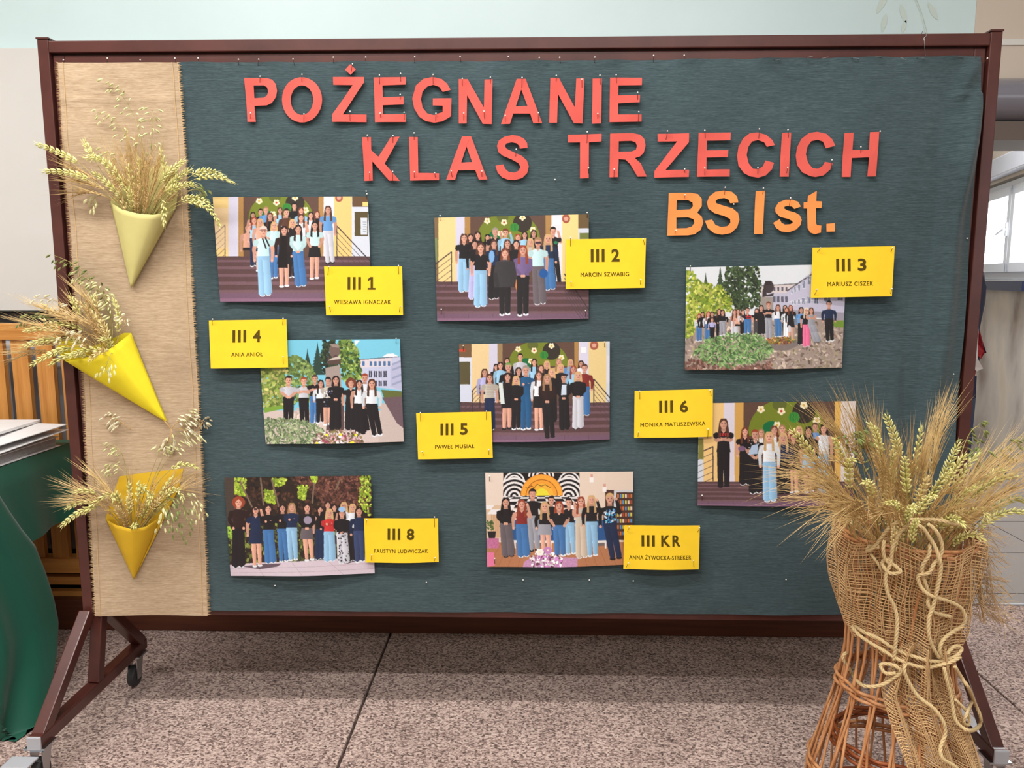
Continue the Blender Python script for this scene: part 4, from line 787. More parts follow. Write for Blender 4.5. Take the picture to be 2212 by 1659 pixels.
def photoKR():
    c = Canvas([(38,52),(1507,38),(1513,965),(57,988)], (222,204,188))
    c.rect(20,370,260,700,(214,186,158)); c.rect(980,290,1250,520,(206,176,152)); c.rect(1235,220,1330,700,(70,44,36)); c.rect(1320,222,1530,720,(200,204,210)); c.rect(1345,245,1530,720,(70,46,36))
    for i in range(7):
        for j in range(7): c.rect(1352+j*26,262+i*62,1370+j*26,300+i*62,[(196,110,60),(220,200,180),(90,140,190),(150,70,50),(200,190,80)][(i*3+j*2)%5],var=14)
    c.rect(220,50,982,400,(24,22,26))
    def arcs(cx,cy,R,n,wh=(232,230,230)):
        for i in range(n):
            r=R*(1-i/n); c.poly([(cx+r*math.cos(a),max(52,cy-r*math.sin(a))) for a in np.linspace(0,PI,24)], wh if i%2==0 else (24,22,26))
    c.rect(220,50,982,290,(24,22,26))
    arcs(330,150,110,7); arcs(600,90,130,7); arcs(880,150,110,7); arcs(330,285,190,9); arcs(870,285,190,9); c.rect(220,285,982,400,(24,22,26))
    for i,(r,cc) in enumerate(((212,(226,140,52)),(204,(240,166,60)),(160,(150,70,20)),(154,(238,160,54)),(118,(240,180,60)),(70,(232,220,60)))): c.poly([(605+r*math.cos(a),278-r*math.sin(a)) for a in np.linspace(0,PI,26)],cc)
    pts=[(445,200),(470,205),(500,180),(530,200),(560,165),(600,185),(640,170),(690,200)]
    for a,b in zip(pts[:-1],pts[1:]): c.line(a,b,6,(90,50,20))
    for i in range(6):
        for j in range(11):
            if (i+j)%2==0: y0_=282+i*i*4+i*6; y1_=282+(i+1)**2*4+(i+1)*6; k0=1+i*.12; k1=1+(i+1)*.12; f=lambda q,k:600+(q-5.5)*70*k; c.poly([(f(j,k0),y0_),(f(j+1,k0),y0_),(f(j+1,k1),y1_),(f(j,k1),y1_)],(232,230,230))
    c.rect(982,40,1235,520,(224,206,190)); c.rect(982,420,1235,520,(210,180,156)); c.rect(20,40,219,370,(226,210,196))
    for x,y in ((1100,95),(1228,190)): c.rect(x-20,y,x+20,y+50,(240,236,234)); [c.line((x-12+q*10,y-30),(x-12+q*10,y),4,(190,80,70)) for q in range(3)]
    for q in range(7): c.line((100+q*18,465),(104+q*18,690),9,(196,150,110))
    c.rect(20,740,1530,1000,(176,118,82),var=6)
    for q in range(16): c.line((60+q*100,1000),(200+q*80,750),4,(150,96,66))
    c.rect(200,520,1270,720,(40,84,140)); c.rect(200,720,1270,745,(226,222,220))
    for q in range(6): c.rect(215+q*180,745,330+q*180,775,(110,100,100)); c.rect(330+q*180,740,345+q*180,800,(230,226,224))
    c.foliage([(50,520),(110,520),(130,620),(50,620)],[(70,90,50),(90,110,60)],40,14); c.poly([(60,632),(148,632),(135,705),(75,705)],(34,32,34)); c.rect(40,700,175,800,(190,110,150),var=22); c.poly([(50,842),(128,842),(134,975),(50,990)],(226,120,160))
    c.poly([(430,930),(520,880),(960,885),(960,985),(415,985)],(190,140,180),20)
    P = [(700,330,30,'dk',0,'kk','l'),(513,265,35,'dk',0,'kk','l','gr','j',820,'d',20,'k'),(245,345,34,'k',2,'kk','l','gb','w',880,'h',30,'k'),(405,365,33,'rd',2,'dr','n','jb','w',880,'u',20),(635,390,33,'bl',2,'kk','l','gr','s',850,'d',20),(875,350,31,'dk',0,'kk','s','lj','j',850,'u',20),(778,385,34,'rd',1,'kk','s','jb','j',870,'p',10),
     (995,335,32,'rd',2,'st','n','be','w',885,'f',10),(1100,320,32,'bl',2,'kk','l','lj','j',870,'u',10),(1280,310,37,'bl',0,'kk','l','nv','j',905,'u',60,'k')]
    for p in P: person(c, *p)
    c.foliage([(1225,410),(1345,410),(1335,545),(1230,545)],[(70,170,220),(200,210,220),(40,110,180)],60,14)
    c.foliage([(480,890),(560,840),(700,830),(820,880),(800,985),(500,985)],[(230,220,226),(110,60,80),(190,120,190),(240,236,240)],160,15)
    for x,y,cc in ((665,815,(190,130,190)),(585,835,(236,236,232))):
        for q in range(6): a=q*PI/3; c.ell(x+26*math.cos(a),y+22*math.sin(a),18,16,cc,8)
        c.ell(x,y,10,9,(240,220,160),8)
    return c
NU, NV = 340, 225
def print_sheet(name, c, quad, tf, Y, label, curl=.010):
    a = c.a+RNG.normal(0, 3, c.a.shape[:2]+(1,)); a = np.clip(a, 0, 255)
    # average to the vertex grid
    gx = np.clip((np.arange(NU+1)/NU*(CW-1)), 0, CW-1); gy = np.clip((np.arange(NV+1)/NV*(CHH-1)), 0, CHH-1)
    k = (a[:-1, :-1]+a[1:, :-1]+a[:-1, 1:]+a[1:, 1:])/4
    k = k[np.clip(gy.astype(int), 0, CHH-2)][:, np.clip(gx.astype(int), 0, CW-2)]
    colr = lin(k*.96+4)
    q = [PY(*tf(*p), Y) for p in quad]
    U, V = np.meshgrid(np.arange(NU+1)/NU, np.arange(NV+1)/NV)
    P = (q[0][None, None]*((1-U)*(1-V))[..., None]+q[1]*(U*(1-V))[..., None]+q[2]*(U*V)[..., None]+q[3]*((1-U)*V)[..., None])
    P[..., 1] = Y-curl*V**3*np.sin(PI*U)-.0015*np.sin(U*9+V*3)
    vs = P.reshape(-1, 3); W = NU+1; I = np.arange((NU+1)*(NV+1)).reshape(NV+1, NU+1)
    fs = np.stack([I[:-1, :-1], I[1:, :-1], I[1:, 1:], I[:-1, 1:]], -1).reshape(-1, 4)[:, ::1]
    me = bpy.data.meshes.new(name); me.vertices.add(len(vs)); me.vertices.foreach_set('co', vs.ravel()); me.loops.add(fs.size); me.loops.foreach_set('vertex_index', fs.ravel().astype(np.int32))
    me.polygons.add(len(fs)); me.polygons.foreach_set('loop_start', np.arange(0, fs.size, 4, dtype=np.int32)); me.polygons.foreach_set('use_smooth', [True]*len(fs)); me.update(calc_edges=True)
    at = me.attributes.new('print', 'FLOAT_COLOR', 'POINT'); at.data.foreach_set('color', np.c_[colr.reshape(-1, 3), np.ones(len(vs))].astype(np.float32).ravel()); me.materials.append(M['print'])
    o = bpy.data.objects.new(name, me); COL.objects.link(o); tag(o, label, 'photograph', 'group photographs on the board'); return o
def Z_(x0, y0, s): return lambda x, y: (x0+x/s, y0+y/s)
z1_, z2_, z3_, z4_ = Z_(450,410,5.027), Z_(920,450,4.514), Z_(1470,520,4.608), Z_(440,680,5.027)
z5_, z6_, z8_, zk_ = Z_(890,725,5.027), Z_(1360,835,4.424), Z_(480,1015,4.608), Z_(1040,1010,4.608)
PH = [(photo1,[(48,80),(1732,72),(1772,1205),(130,1215)],z1_,'photograph of a class on brown steps, a grey-haired woman in front, upper left'),
 (photo2,[(82,92),(1588,58),(1588,1075),(110,1100)],z2_,'photograph of a class on steps with black hoodie and purple top in front, top middle'),
 (photo3,[(57,265),(1653,233),(1608,1262),(42,1290)],z3_,'photograph of a class in a courtyard behind a round shrub, white sky'),
 (photo4,[(596,280),(2130,262),(2172,1378),(675,1403)],z4_,'photograph of ten people in front of a bust under a blue sky'),
 (photo5,[(510,93),(2147,62),(2147,1128),(535,1160)],z5_,'photograph of a large class on steps around a man in blue, board centre'),
 (photo6,[(658,159),(2160,138),(2143,1132),(648,1137)],z6_,'photograph of a class on steps half hidden by the wheat sheaf'),
 (photo8,[(20,78),(1480,55),(1517,1030),(85,1055)],z8_,'photograph of a row of women in front of dark red trees, lower left'),
 (photoKR,[(38,52),(1507,38),(1513,965),(57,988)],zk_,'photograph of a group indoors under a black and white mural with an orange sun')]
for fn, quad, tf, lab in PH: print_sheet('photo_print', fn(), quad, tf, -.009, lab)

# ------------------------------------------------------------------ yellow name cards with printed text
def text_geo(body, bold):
    cu = bpy.data.curves.new('t', 'FONT'); cu.body = body; cu.offset = bold; cu.resolution_u = 3; cu.space_character = 1.12
    o = bpy.data.objects.new('t', cu); COL.objects.link(o); dg = bpy.context.evaluated_depsgraph_get()
    me = bpy.data.meshes.new_from_object(o.evaluated_get(dg)); COL.objects.unlink(o)
    co = np.array([v.co[:] for v in me.vertices]); fs = [tuple(p.vertices) for p in me.polygons]; return co, fs
CAPH = float(np.ptp(text_geo('I', 0)[0][:, 1]))
def card(tf, quad, head, hb, name, nbx, label):
    Y = -.019; q = [PY(*tf(*p), Y) for p in quad]
    ph = random.uniform(0, 6)
    def dep(u, v): return Y-.0045*v*v*math.sin(PI*u)-.001*math.sin(u*7+ph)
    def P(u, v):
        p = q[0]*(1-u)*(1-v)+q[1]*u*(1-v)+q[2]*u*v+q[3]*(1-u)*v; return (p[0], dep(u, v), p[2])
    t = bpy.data.objects.new('name_card', MB().grid(P, 24, 14).mesh('name_card', M['yellow'], True)); COL.objects.link(t); tag(t, label, 'card', 'yellow cards on the board')
    Hm = homog(quad, [(0, 0), (1, 0), (1, 1), (0, 1)]); slope = (quad[1][1]-quad[0][1])/(quad[1][0]-quad[0][0])
    def flat(x, y, off=.0005):
        h = Hm @ np.array([x, y, 1]); p = P(h[0]/h[2], h[1]/h[2]); return (p[0], p[1]-off, p[2])
    hw_ = hb[2]-hb[0]; kr = head.endswith('KR'); bw = .070 if kr else .098; st = .135 if kr else .19
    yy = lambda x: slope*(x-(hb[0]+hb[2])/2)
    for i in range(3):
        x0 = hb[0]+st*i*hw_; x1 = x0+bw*hw_
        MB().add([flat(x0, hb[3]+yy(x0)), flat(x1, hb[3]+yy(x1)), flat(x1, hb[1]+yy(x1)), flat(x0, hb[1]+yy(x0))], [(0, 1, 2, 3)]).build('printed_numeral', M['ink'], t)
    jobs = [(c_, x0, x1) for c_, x0, x1 in ((('K', .503, .74), ('R', .79, 1.0)) if kr else ((head[-1], .715, 1.0),))]
    for c_, u0, u1 in jobs:
        x0 = hb[0]+u0*hw_; x1 = hb[0]+u1*hw_
        if c_ == '1':
            Q = [(.35,0),(.68,0),(.68,.86),(1,.86),(1,1),(.02,1),(.02,.86),(.38,.86),(.38,.20),(.08,.33),(0,.20)]
            MB().add([flat(x0+p*(x1-x0), hb[1]+q_*(hb[3]-hb[1])+yy(x0)) for p, q_ in Q], [tuple(range(len(Q)))[::-1]]).build('printed_numeral', M['ink'], t)
        else:
            co, fs = text_geo(c_, .030)
            lo = co.min(0); hi = co.max(0)
            MB().add([flat(x0+(x-lo[0])/(hi[0]-lo[0])*(x1-x0), hb[3]-(y-lo[1])/(hi[1]-lo[1])*(hb[3]-hb[1])+yy(x0)) for x, y, _ in co], fs).build('printed_numeral', M['ink'], t)
    co, fs = text_geo(name, .0); nv_ = len(co); sh = np.array([.016, 0, 0]); co = np.concatenate([co-sh, co, co+sh]); fs = fs+[tuple(i+nv_ for i in f) for f in fs]+[tuple(i+2*nv_ for i in f) for f in fs]; x0, x1 = co[:, 0].min(), co[:, 0].max()
    b = nbx; X = b[0]+(co[:, 0]-x0)/(x1-x0)*(b[2]-b[0]); Yp = b[3]-(co[:, 1]/CAPH)*(b[3]-b[1])+slope*(X-(b[0]+b[2])/2)
    o = MB().add([flat(x, y) for x, y in zip(X, Yp)], fs).build('printed_name', M['ink'], t); o['kind'] = 'stuff'
    return t
CARDS = [(z1_, [(1258,832),(2105,832),(2115,1360),(1280,1362)], 'III 1', (1513,947,1818,1086), 'WIESŁAWA IGNACZAK', (1367,1196,1985,1241), 'yellow card reading III 1 below the upper left photograph'),
 (z2_, [(1368,303),(2146,290),(2132,775),(1363,789)], 'III 2', (1608,397,1890,522), 'MARCIN SZWABIG', (1508,624,1980,664), 'yellow card reading III 2 right of the top middle photograph'),
 (z3_, [(1315,68),(2135,54),(2106,552),(1297,568)], 'III 3', (1550,178,1848,303), 'MARIUSZ CISZEK', (1462,408,1915,449), 'yellow card reading III 3 above the courtyard photograph'),
 (z4_, [(57,62),(900,50),(918,570),(78,583)], 'III 4', (315,166,622,298), 'ANIA ANIOŁ', (305,408,643,450), 'yellow card reading III 4 beside the burlap strip'),
 (z5_, [(45,842),(860,825),(878,1325),(67,1342)], 'III 5', (310,952,605,1078), 'PAWEŁ MUSIAŁ', (252,1182,678,1222), 'yellow card reading III 5 at the centre of the board'),
 (z6_, [(48,43),(797,23),(793,478),(43,490)], 'III 6', (280,132,555,247), 'MONIKA MATUSZEWSKA', (102,340,722,376), 'yellow card reading III 6 above the photograph beside the wheat sheaf'),
 (z8_, [(1412,482),(2147,482),(2155,918),(1425,922)], 'III 8', (1648,584,1915,696), 'FAUSTYN LUDWICZAK', (1515,788,2050,824), 'yellow card reading III 8 beside the lower left photograph'),
 (zk_, [(1420,575),(2175,577),(2165,1015),(1413,1010)], 'III KR', (1592,672,1980,784), 'ANNA ŻYWOCKA-STREKER', (1470,874,2087,914), 'yellow card reading III KR at the bottom of the board')]
CP = [[(1310,835,-3,22),(2065,825,1,22),(1315,1265,4,16),(2085,1265,-3,16)], [(1410,285,0,24),(2120,300,3,16),(1415,715,0,14),(2095,695,-1,14)], [(1395,72,-8,10),(2110,70,-4,10),(1360,485,-7,14),(2105,478,-4,12)],
 [(97,48,-1,16),(863,40,-1,18),(862,455,1,20)], [(90,838,1,24),(808,820,0,24),(835,1240,0,14),(110,1260,4,10)], [(97,45,0,20),(768,35,3,14),(85,435,-2,12),(750,408,-1,20)], [(2113,470,0,24),(1440,495,-2,10),(2120,875,-2,8),(1490,845,-2,14)], [(1475,592,-5,10),(2172,600,-5,10),(1462,950,-5,10),(2112,925,0,16)]]
for (tf, quad, h_, hb, nm, nb_, lab), pl in zip(CARDS, CP):
    card(tf, quad, h_, hb, nm, nb_, lab)
    for x, y, dx, dy in pl: px, py = tf(x, y); pin(px, py, 'pin holding the yellow card' + lab[lab.index(h_)+len(h_):], dx, dy, Y=-.023)
for tf, x, y, wh in ((z1_,1722,45,'upper left'),(z2_,138,72,'top middle'),(z2_,1573,42,'top middle'),(z2_,150,985,'top middle'),(z2_,1557,997,'top middle'),(z3_,98,252,'courtyard'),(z4_,2090,255,'bust'),(z5_,557,108,'board centre'),(z5_,2090,70,'board centre'),(z6_,693,1040,'wheat side'),(zk_,80,85,'indoor group'),(zk_,132,905,'indoor group')):
    px, py = tf(x, y); pin(px, py, 'pin holding the %s photograph' % wh, 0, 14, Y=-.013)

# ================================================================== table with green cloth, albums
TX = -1.635
tb = empty('draped_table', (-2.2, 0, 0), 'table hidden under a dark green cloth at the left edge', 'table')
MB().box((-2.9, -.08, .715), (TX-.012, .60, .742)).build('table_top', M['wood_x'], tb, bevel=.003)
for x, y in ((-1.78, -.02), (-2.05, .53), (-2.82, -.02), (-2.82, .53)): MB().box((x-.02, y-.02, 0), (x+.02, y+.02, .715)).build('leg', M['wood_x'], tb)
ct = empty('green_tablecloth', (-2.2, 0, .75), 'dark green satin cloth hanging over the table side in folds', 'tablecloth')
def top(u, v):
    x = -2.95+u*(TX+2.95+.0); y = -.10+v*.72; return (x, y, .748+.001*math.sin(9*x+7*y))
MB().grid(top, 20, 24).build('cloth_top', M['green'], ct, smooth=True)
def side(u, v):
    y = -.10+u*.72; hem = .55-.10*math.sin(u*2.2)
    z = .748-.006*v-v*(.748-.50)*1.0
    bulge = .012*math.sin(min(v*6, PI/2))+v*.05+.022*v*math.sin(y*11+.6)+.010*v*math.sin(y*27)
    return (TX+bulge, y, z)
MB().grid(side, 110, 30).build('side_drop', M['green'], ct, smooth=True)
# the corner piece that sweeps down to the floor: right edge traced, surface wavy, bottom resting on the carpet
edge = [(1062, 22), (1100, 45), (1140, 72), (1178, 102), (1230, 122), (1285, 139), (1330, 148), (1390, 146), (1460, 136), (1530, 122), (1580, 108), (1604, 92)]
def sweep(u, v):
    py = 1062+(1604-1062)*v; pxr = np.interp(py, [a for a, b in edge], [b for a, b in edge])
    Xb = TX+.075+.145*v
    pr = PX(pxr, py, Xb); t = (1-u)*1.35; l1 = pr[1]+.14
    if t < l1: x = Xb; y = pr[1]-t; nx, ny = 1, 0
    else: x = Xb-(t-l1); y = -.14; nx, ny = 0, -1
    k = math.exp(-((t-l1)/.10)**2); x -= .035*k; y += .035*k
    amp = (.020*(v+.15)*math.sin(t*19+v*1.6)+.009*math.sin(t*41+v*3)*v)*min(1, t*8)-.04*max(0, .06-t)/.06
    z = pr[2]+min(t, .5)*.22*(1-v)
    return (x+nx*amp, y+ny*amp-.02*(1-v)*ny*-1, max(z, .004))
MB().grid(sweep, 120, 70).build('corner_sweep', M['green'], ct, smooth=True)
def under(u, v):
    y = -.62+u*1.0; return (-1.72+.02*math.sin(y*16), y, .5*(1-v)+.006)
# albums and papers piled on the table, right edges tilting up
def slab(name, pts, th, m, label, cat='album', grp='albums on the green table'):
    P = np.array(pts, float); Q = P+np.array([0, 0, th]); vs = list(P)+list(Q)
    o = MB().add(vs, [(3,2,1,0),(4,5,6,7),(0,1,5,4),(1,2,6,5),(2,3,7,6),(3,0,4,7)]).build(name, m, None, bevel=.001); tag(o, label, cat, grp); return o
def onp(px, py, Y): return PY(px, py, Y)
def leafpile(pyl, pyr, pxr, Yn, Yf, th, name, m, label, n=1, dxl=-140):
    a = PY(-160, pyl, Yn); b = PY(pxr, pyr, Yf); c = b+np.array([-.25, .10, .002]); d = a+np.array([-.15, .25, .004])
    return slab(name, [a, b, c, d], th, m, label)
zt_ = .7505
c0 = PZ(0, 1008, zt_); c1 = PZ(131, 963, zt_); dirv = c1-c0; aL = c0-dirv*1.2
def album(z, th, shift, rot, name, m, label, lift=0.0):
    v = dirv/np.linalg.norm(dirv); w = np.array([-v[1], v[0], 0]); c_, s_ = math.cos(rot), math.sin(rot); v = np.array([c_*v[0]-s_*v[1], s_*v[0]+c_*v[1], 0]); w = np.array([-v[1], v[0], 0])
    p1 = c1+shift; p1[2] = z+lift; p0 = p1-v*.42; p0[2] = z
    pts = [p0, p1, p1+w*.30, p0+w*.30]; return slab(name, pts, th, m, label)
n0 = 0
alb = album(zt_, .003, np.array([0, 0, 0]), 0, 'album', M['white_paper'], 'white cover of the lowest album on the green cloth')
pages = album(zt_+.003, .030, np.array([-.012, -.006, 0]), 0, 'page_block', M['page_edge'], None); pages.name = 'album_pages'
for k in ('label', 'category', 'group'):
    if k in pages: del pages[k]
put(pages, alb)
cov = album(zt_+.0335, .003, np.array([-.0, -.004, 0]), 0, 'upper_cover', M['white_paper'], None)
for k in ('label', 'category', 'group'):
    if k in cov: del cov[k]
put(cov, alb); tag(alb, 'thick album with grey page edges at the bottom of the pile')
album(zt_+.038, .003, np.array([.028, .01, 0]), -.06, 'folder', M['white_paper'], 'open grey folder resting on the thick album', .018)
album(zt_+.060, .0035, np.array([.030, .0, 0]), -.10, 'folder', M['white_paper'], 'white folder with a tilted cover second from the top of the pile', .016)
album(zt_+.080, .010, np.array([-.085, .03, 0]), .05, 'booklet', M['white_paper'], 'small white booklet on top of the pile at the left edge')

# ================================================================== satin flag beside the opening
fy = .34
fg = empty('hanging_flag', PY(2095, 980, fy), 'satin flag in navy, red and white hanging behind the right edge of the board', 'flag')
def panel(pts, m, nm, dy=0.0):
    P = [PY(x, y, fy+dy+.012*math.sin(x*.35)) for x, y in pts]; Q = [p+np.array([0, .004, 0]) for p in P]; n = len(P)
    MB().add(P+Q, [tuple(range(n))[::-1], tuple(range(n, 2*n))]+[(i, (i+1) % n, n+(i+1) % n, n+i) for i in range(n)]).build(nm, m, fg)
panel([(2040,560),(2118,575),(2126,590),(2131,620),(2129,650),(2120,690),(2112,730),(2040,760)], M['navy'], 'navy_field')
panel([(2120,588),(2124,590),(2129,612),(2126,640),(2120,612)], M['lblue'], 'navy_highlight', -.004)  # highlight on the navy satin, painted as a light blue piece
panel([(2040,740),(2112,715),(2122,735),(2131,762),(2120,766),(2110,800),(2040,830)], M['navy'], 'lower_navy_fold', .010)
panel([(2040,740),(2116,712),(2124,742),(2128,760),(2119,776),(2100,752),(2104,730)], M['red'], 'red_stripe', .004)
panel([(2040,720),(2114,700),(2108,745),(2112,775),(2124,796),(2110,802),(2096,790),(2040,760)], M['wsatin'], 'white_stripe', -.004)
panel([(2040,780),(2111,790),(2106,812),(2040,815)], M['red'], 'red_hem', .006)
panel([(2030,810),(2110,812),(2108,860),(2102,930),(2096,985),(2020,985)], M['navy'], 'navy_tail', .012)
MB().tube([PY(2060, 450, fy+.03), PY(2055, 1290, fy+.03)*np.array([1, 1, 0])], .012, 10).build('flag_pole', M['wood_dark'], fg)

# ================================================================== paper cones pinned to the runner
def cone(apex, front, back, bulge, m, label, dpt=-.012):
    """front: traced front rim; back: traced back rim, both left to right; one sheet rolled into a pocket"""
    rs = lambda L_, n: [(np.interp(t, np.linspace(0, 1, len(L_)), [p[0] for p in L_]), np.interp(t, np.linspace(0, 1, len(L_)), [p[1] for p in L_])) for t in np.linspace(0, 1, n)]
    fr_, bk = rs(front, 25), rs(back, 25); A0 = PY(apex[0], apex[1], dpt-.006)
    mb = MB(); rows = 14
    def f(u, v):
        i = u*24; a = fr_[int(round(i))]; Y = dpt-.006-bulge*math.sin(PI*u)**.8*1.0
        p = PY(a[0], a[1], Y); r = (1-v); q = A0+(p-A0)*r
        q = q+np.array([0, -.004*math.sin(PI*u)*math.sin(PI*r), 0]); return q
    def g(u, v):
        i = u*24; a = bk[int(round(i))]; p = PY(a[0], a[1], dpt+.001-.003*math.sin(u*9)); r = (1-v); q = A0+(p-A0)*r; q[1] = dpt+.001+(q[1]-dpt-.001)*r; return q
    t = bpy.data.objects.new('paper_cone', MB().grid(f, 24, rows).mesh('paper_cone', m, True)); COL.objects.link(t); tag(t, label, 'paper cone', 'paper cones on the burlap')
    s_ = t.modifiers.new('thickness', 'SOLIDIFY'); s_.thickness = .0006
    MB().grid(g, 24, rows).build('back_flap', m, t, smooth=True); return t
cone((283, 622), [(238, 436), (262, 452), (300, 462), (332, 464), (360, 459), (380, 450)], [(238, 436), (262, 400), (310, 372), (350, 350), (382, 368), (384, 420), (380, 450)], .060, M['cone_pale'], 'pale lime paper cone at the top of the burlap strip')
cone((359, 911), [(121, 754), (141, 781), (195, 772), (232, 757), (250, 745), (283, 719)], [(121, 754), (125, 738), (150, 735), (200, 748), (235, 735), (268, 719), (283, 719)], .055, M['cone_yellow'], 'lemon yellow paper cone tilted to the left, middle of the burlap strip')
cone((289, 1251), [(228, 1121), (250, 1134), (285, 1143), (315, 1138), (349, 1115)], [(228, 1121), (240, 1080), (258, 1029), (320, 1020), (396, 1012), (385, 1060), (349, 1115)], .055, M['cone_gold'], 'golden yellow paper cone at the bottom of the burlap strip')
MB().tube([PY(354, 908, -.018), PY(368, 924, -.02)], .0016, 6).build('straw_end', M['stem_b']).name = 'straw_end'
tag(bpy.data.objects['straw_end'], 'cut straw ends poking out of the tip of the tilted yellow cone', 'straw')

# ================================================================== cereal stalks
def bez(B, C, T, n):
    t = np.linspace(0, 1, n)[:, None]; return (1-t)**2*B+2*t*(1-t)*C+t*t*T
def wheat_ear(P, L_, kind):
    """grains set alternately along the last stretch of the path P"""
    mb = MB(); seg = np.r_[0, np.cumsum(np.linalg.norm(np.diff(P, axis=0), axis=1))]; tot = seg[-1]; s0 = max(tot-L_, 0)
    at = lambda s: np.array([np.interp(s, seg, P[:, k]) for k in range(3)])
    n = int(L_/(.0078 if kind == 'w' else .0052)); a0 = random.uniform(0, PI); GL = .0180 if kind == 'w' else .0120; GW = .0064 if kind == 'w' else .0042
    aw = []
    for i in range(n):
        s = s0+(tot-s0)*(i/n); p = at(s); d = at(min(s+.004, tot))-at(max(s-.004, 0)); d /= (np.linalg.norm(d)+1e-9)
        x = np.cross(d, (math.cos(a0), math.sin(a0), .35)); x /= np.linalg.norm(x); y = np.cross(d, x)
        k = (1-.35*i/n)*(.75+.25*min(1, i/2.0))
        for s_ in (-1, 1):
            sd = x*s_+y*.35*(-1)**i; mb.grain(p+sd*.0012, d*.82+sd*.56, y, GL*k, GW*k); aw.append((p+sd*.003+d*GL*.7, d, sd))
        if kind == 'w':
            mb.grain(p+y*(-1)**i*.0014, d*.9+y*(-1)**i*.40, x, GL*k, GW*k)
    mb.grain(at(tot-.004), d, x, GL*.9, GW*.8)
    return mb, aw
NST = {}
def stalk(B, C, T, kind, mt, stem, label, group, L_=None, rad=.0011, awn=.11, spread=.32, ear_only=False):
    B, C, T = (np.array(q, float) for q in (B, C, T)); P = bez(B, C, T, 22); d = P[-1]-P[-2]
    seg = np.linalg.norm(np.diff(P, axis=0), axis=1).sum()
    nm = {'w': 'wheat_stalk', 'b': 'barley_stalk', 'o': 'oat_stalk'}[kind]
    t = bpy.data.objects.new(nm, MB().tube(P[:-1] if kind != 'o' else P, [rad*(1-.5*i/22) for i in range(len(P)-(kind != 'o'))], 5).mesh('stem', M[stem], True)); COL.objects.link(t)
    tag(t, label, {'w': 'wheat', 'b': 'barley', 'o': 'oats'}[kind], group)
    if kind in 'wb':
        L_ = L_ or (.088 if kind == 'w' else .075); L_ = min(L_, seg*.95); mb, aw = wheat_ear(P, L_, kind); mb.build('ear', M[mt], t, smooth=True)
        if kind == 'b':
            am = MB()
            for (p, d_, sd) in aw:
                r = np.array([random.gauss(0, 1) for _ in range(3)]); e = d_+sd*spread*random.uniform(.3, 1)+r*.05; e /= np.linalg.norm(e); ln = awn*random.uniform(.75, 1.1)
                mid = p+e*ln*.5; end = mid+(e+d_*.15+np.array([0, 0, -.05]))*ln*.5; am.needle(p, end, .00075)
            a = am.build('awns', M['barley'], t); a['kind'] = 'stuff'
        else:
            am = MB()
            for (p, d_, sd) in aw[-8:]: am.needle(p, p+(d_+sd*.3)*.016, .0006)
            am.build('beard', M[mt], t)
    else:
        sp = MB(); br = MB(); k0 = 6; L_ = L_ or .5
        k0 = int(22*(1-L_))
        for i in range(k0, 22):
            p = P[i]; dn = P[min(i+1, 21)]-P[i-1]; dn /= np.linalg.norm(dn)
            for _ in range(random.choice((1, 2, 2, 3))):
                r = np.array([random.gauss(0, 1) for _ in range(3)]); r -= dn*np.dot(r, dn); r /= np.linalg.norm(r); r[1] *= .5
                ln = random.uniform(.010, .030); q = p+dn*ln*.5+r*ln*.75+np.array([0, 0, -ln*.25]); br.needle(p, q, .0004)
                g = dn*.5+r*.35+np.array([0, -.05, -.65]); g /= np.linalg.norm(g); LN = random.uniform(.014, .020)
                sp.grain(q, g, (0.1, 1, .1), LN, .0056, 4); sp.grain(q, g+r*.25, (0.1, 1, .1), LN*.85, .0050, 4)
        sp.build('spikelets', M[mt], t)['kind'] = 'stuff'; br.build('panicle_branch', M[stem], t)['kind'] = 'stuff'
    return t
def Q(x, y, Y): return PY(x, y, Y)
def fan(base, items, where, base_spread=12, bY=-.026):
    """items: (kind, material, stem material, ctrl px, tip px, depth at tip, ear length, adjective)"""
    for (kind, mt, st_, c, t, dY, L_, adj) in items:
        bx = base[0]+random.uniform(-1, 1)*base_spread; by = base[1]+random.uniform(-1, 1)*base_spread*.3
        stalk(Q(bx, by, bY+random.uniform(-.012, .005)), Q(c[0], c[1], (bY+dY)/2-.02), Q(t[0], t[1], dY), kind, mt, st_, '%s %s' % (adj, where), '%s %s' % (adj, where), L_, awn=.10)
WG = ('w', 'wheat_g', 'stem'); WY = ('w', 'wheat_y', 'stem_b'); BY = ('b', 'barley', 'stem_b'); OA = ('o', 'oat', 'stem'); OD = ('o', 'oat_d', 'stem'); OW = ('o', 'oat_w', 'stem_b')
ADJ = {'w': 'pale wheat ear', 'b': 'brown bearded barley ear', 'o': 'drooping oat sprig'}
def it(k, c, t, dY, L_=None, adj=None): return (k[0], k[1], k[2], c, t, dY, L_, adj or ADJ[k[0]])
where = 'in the pale lime cone at the top'
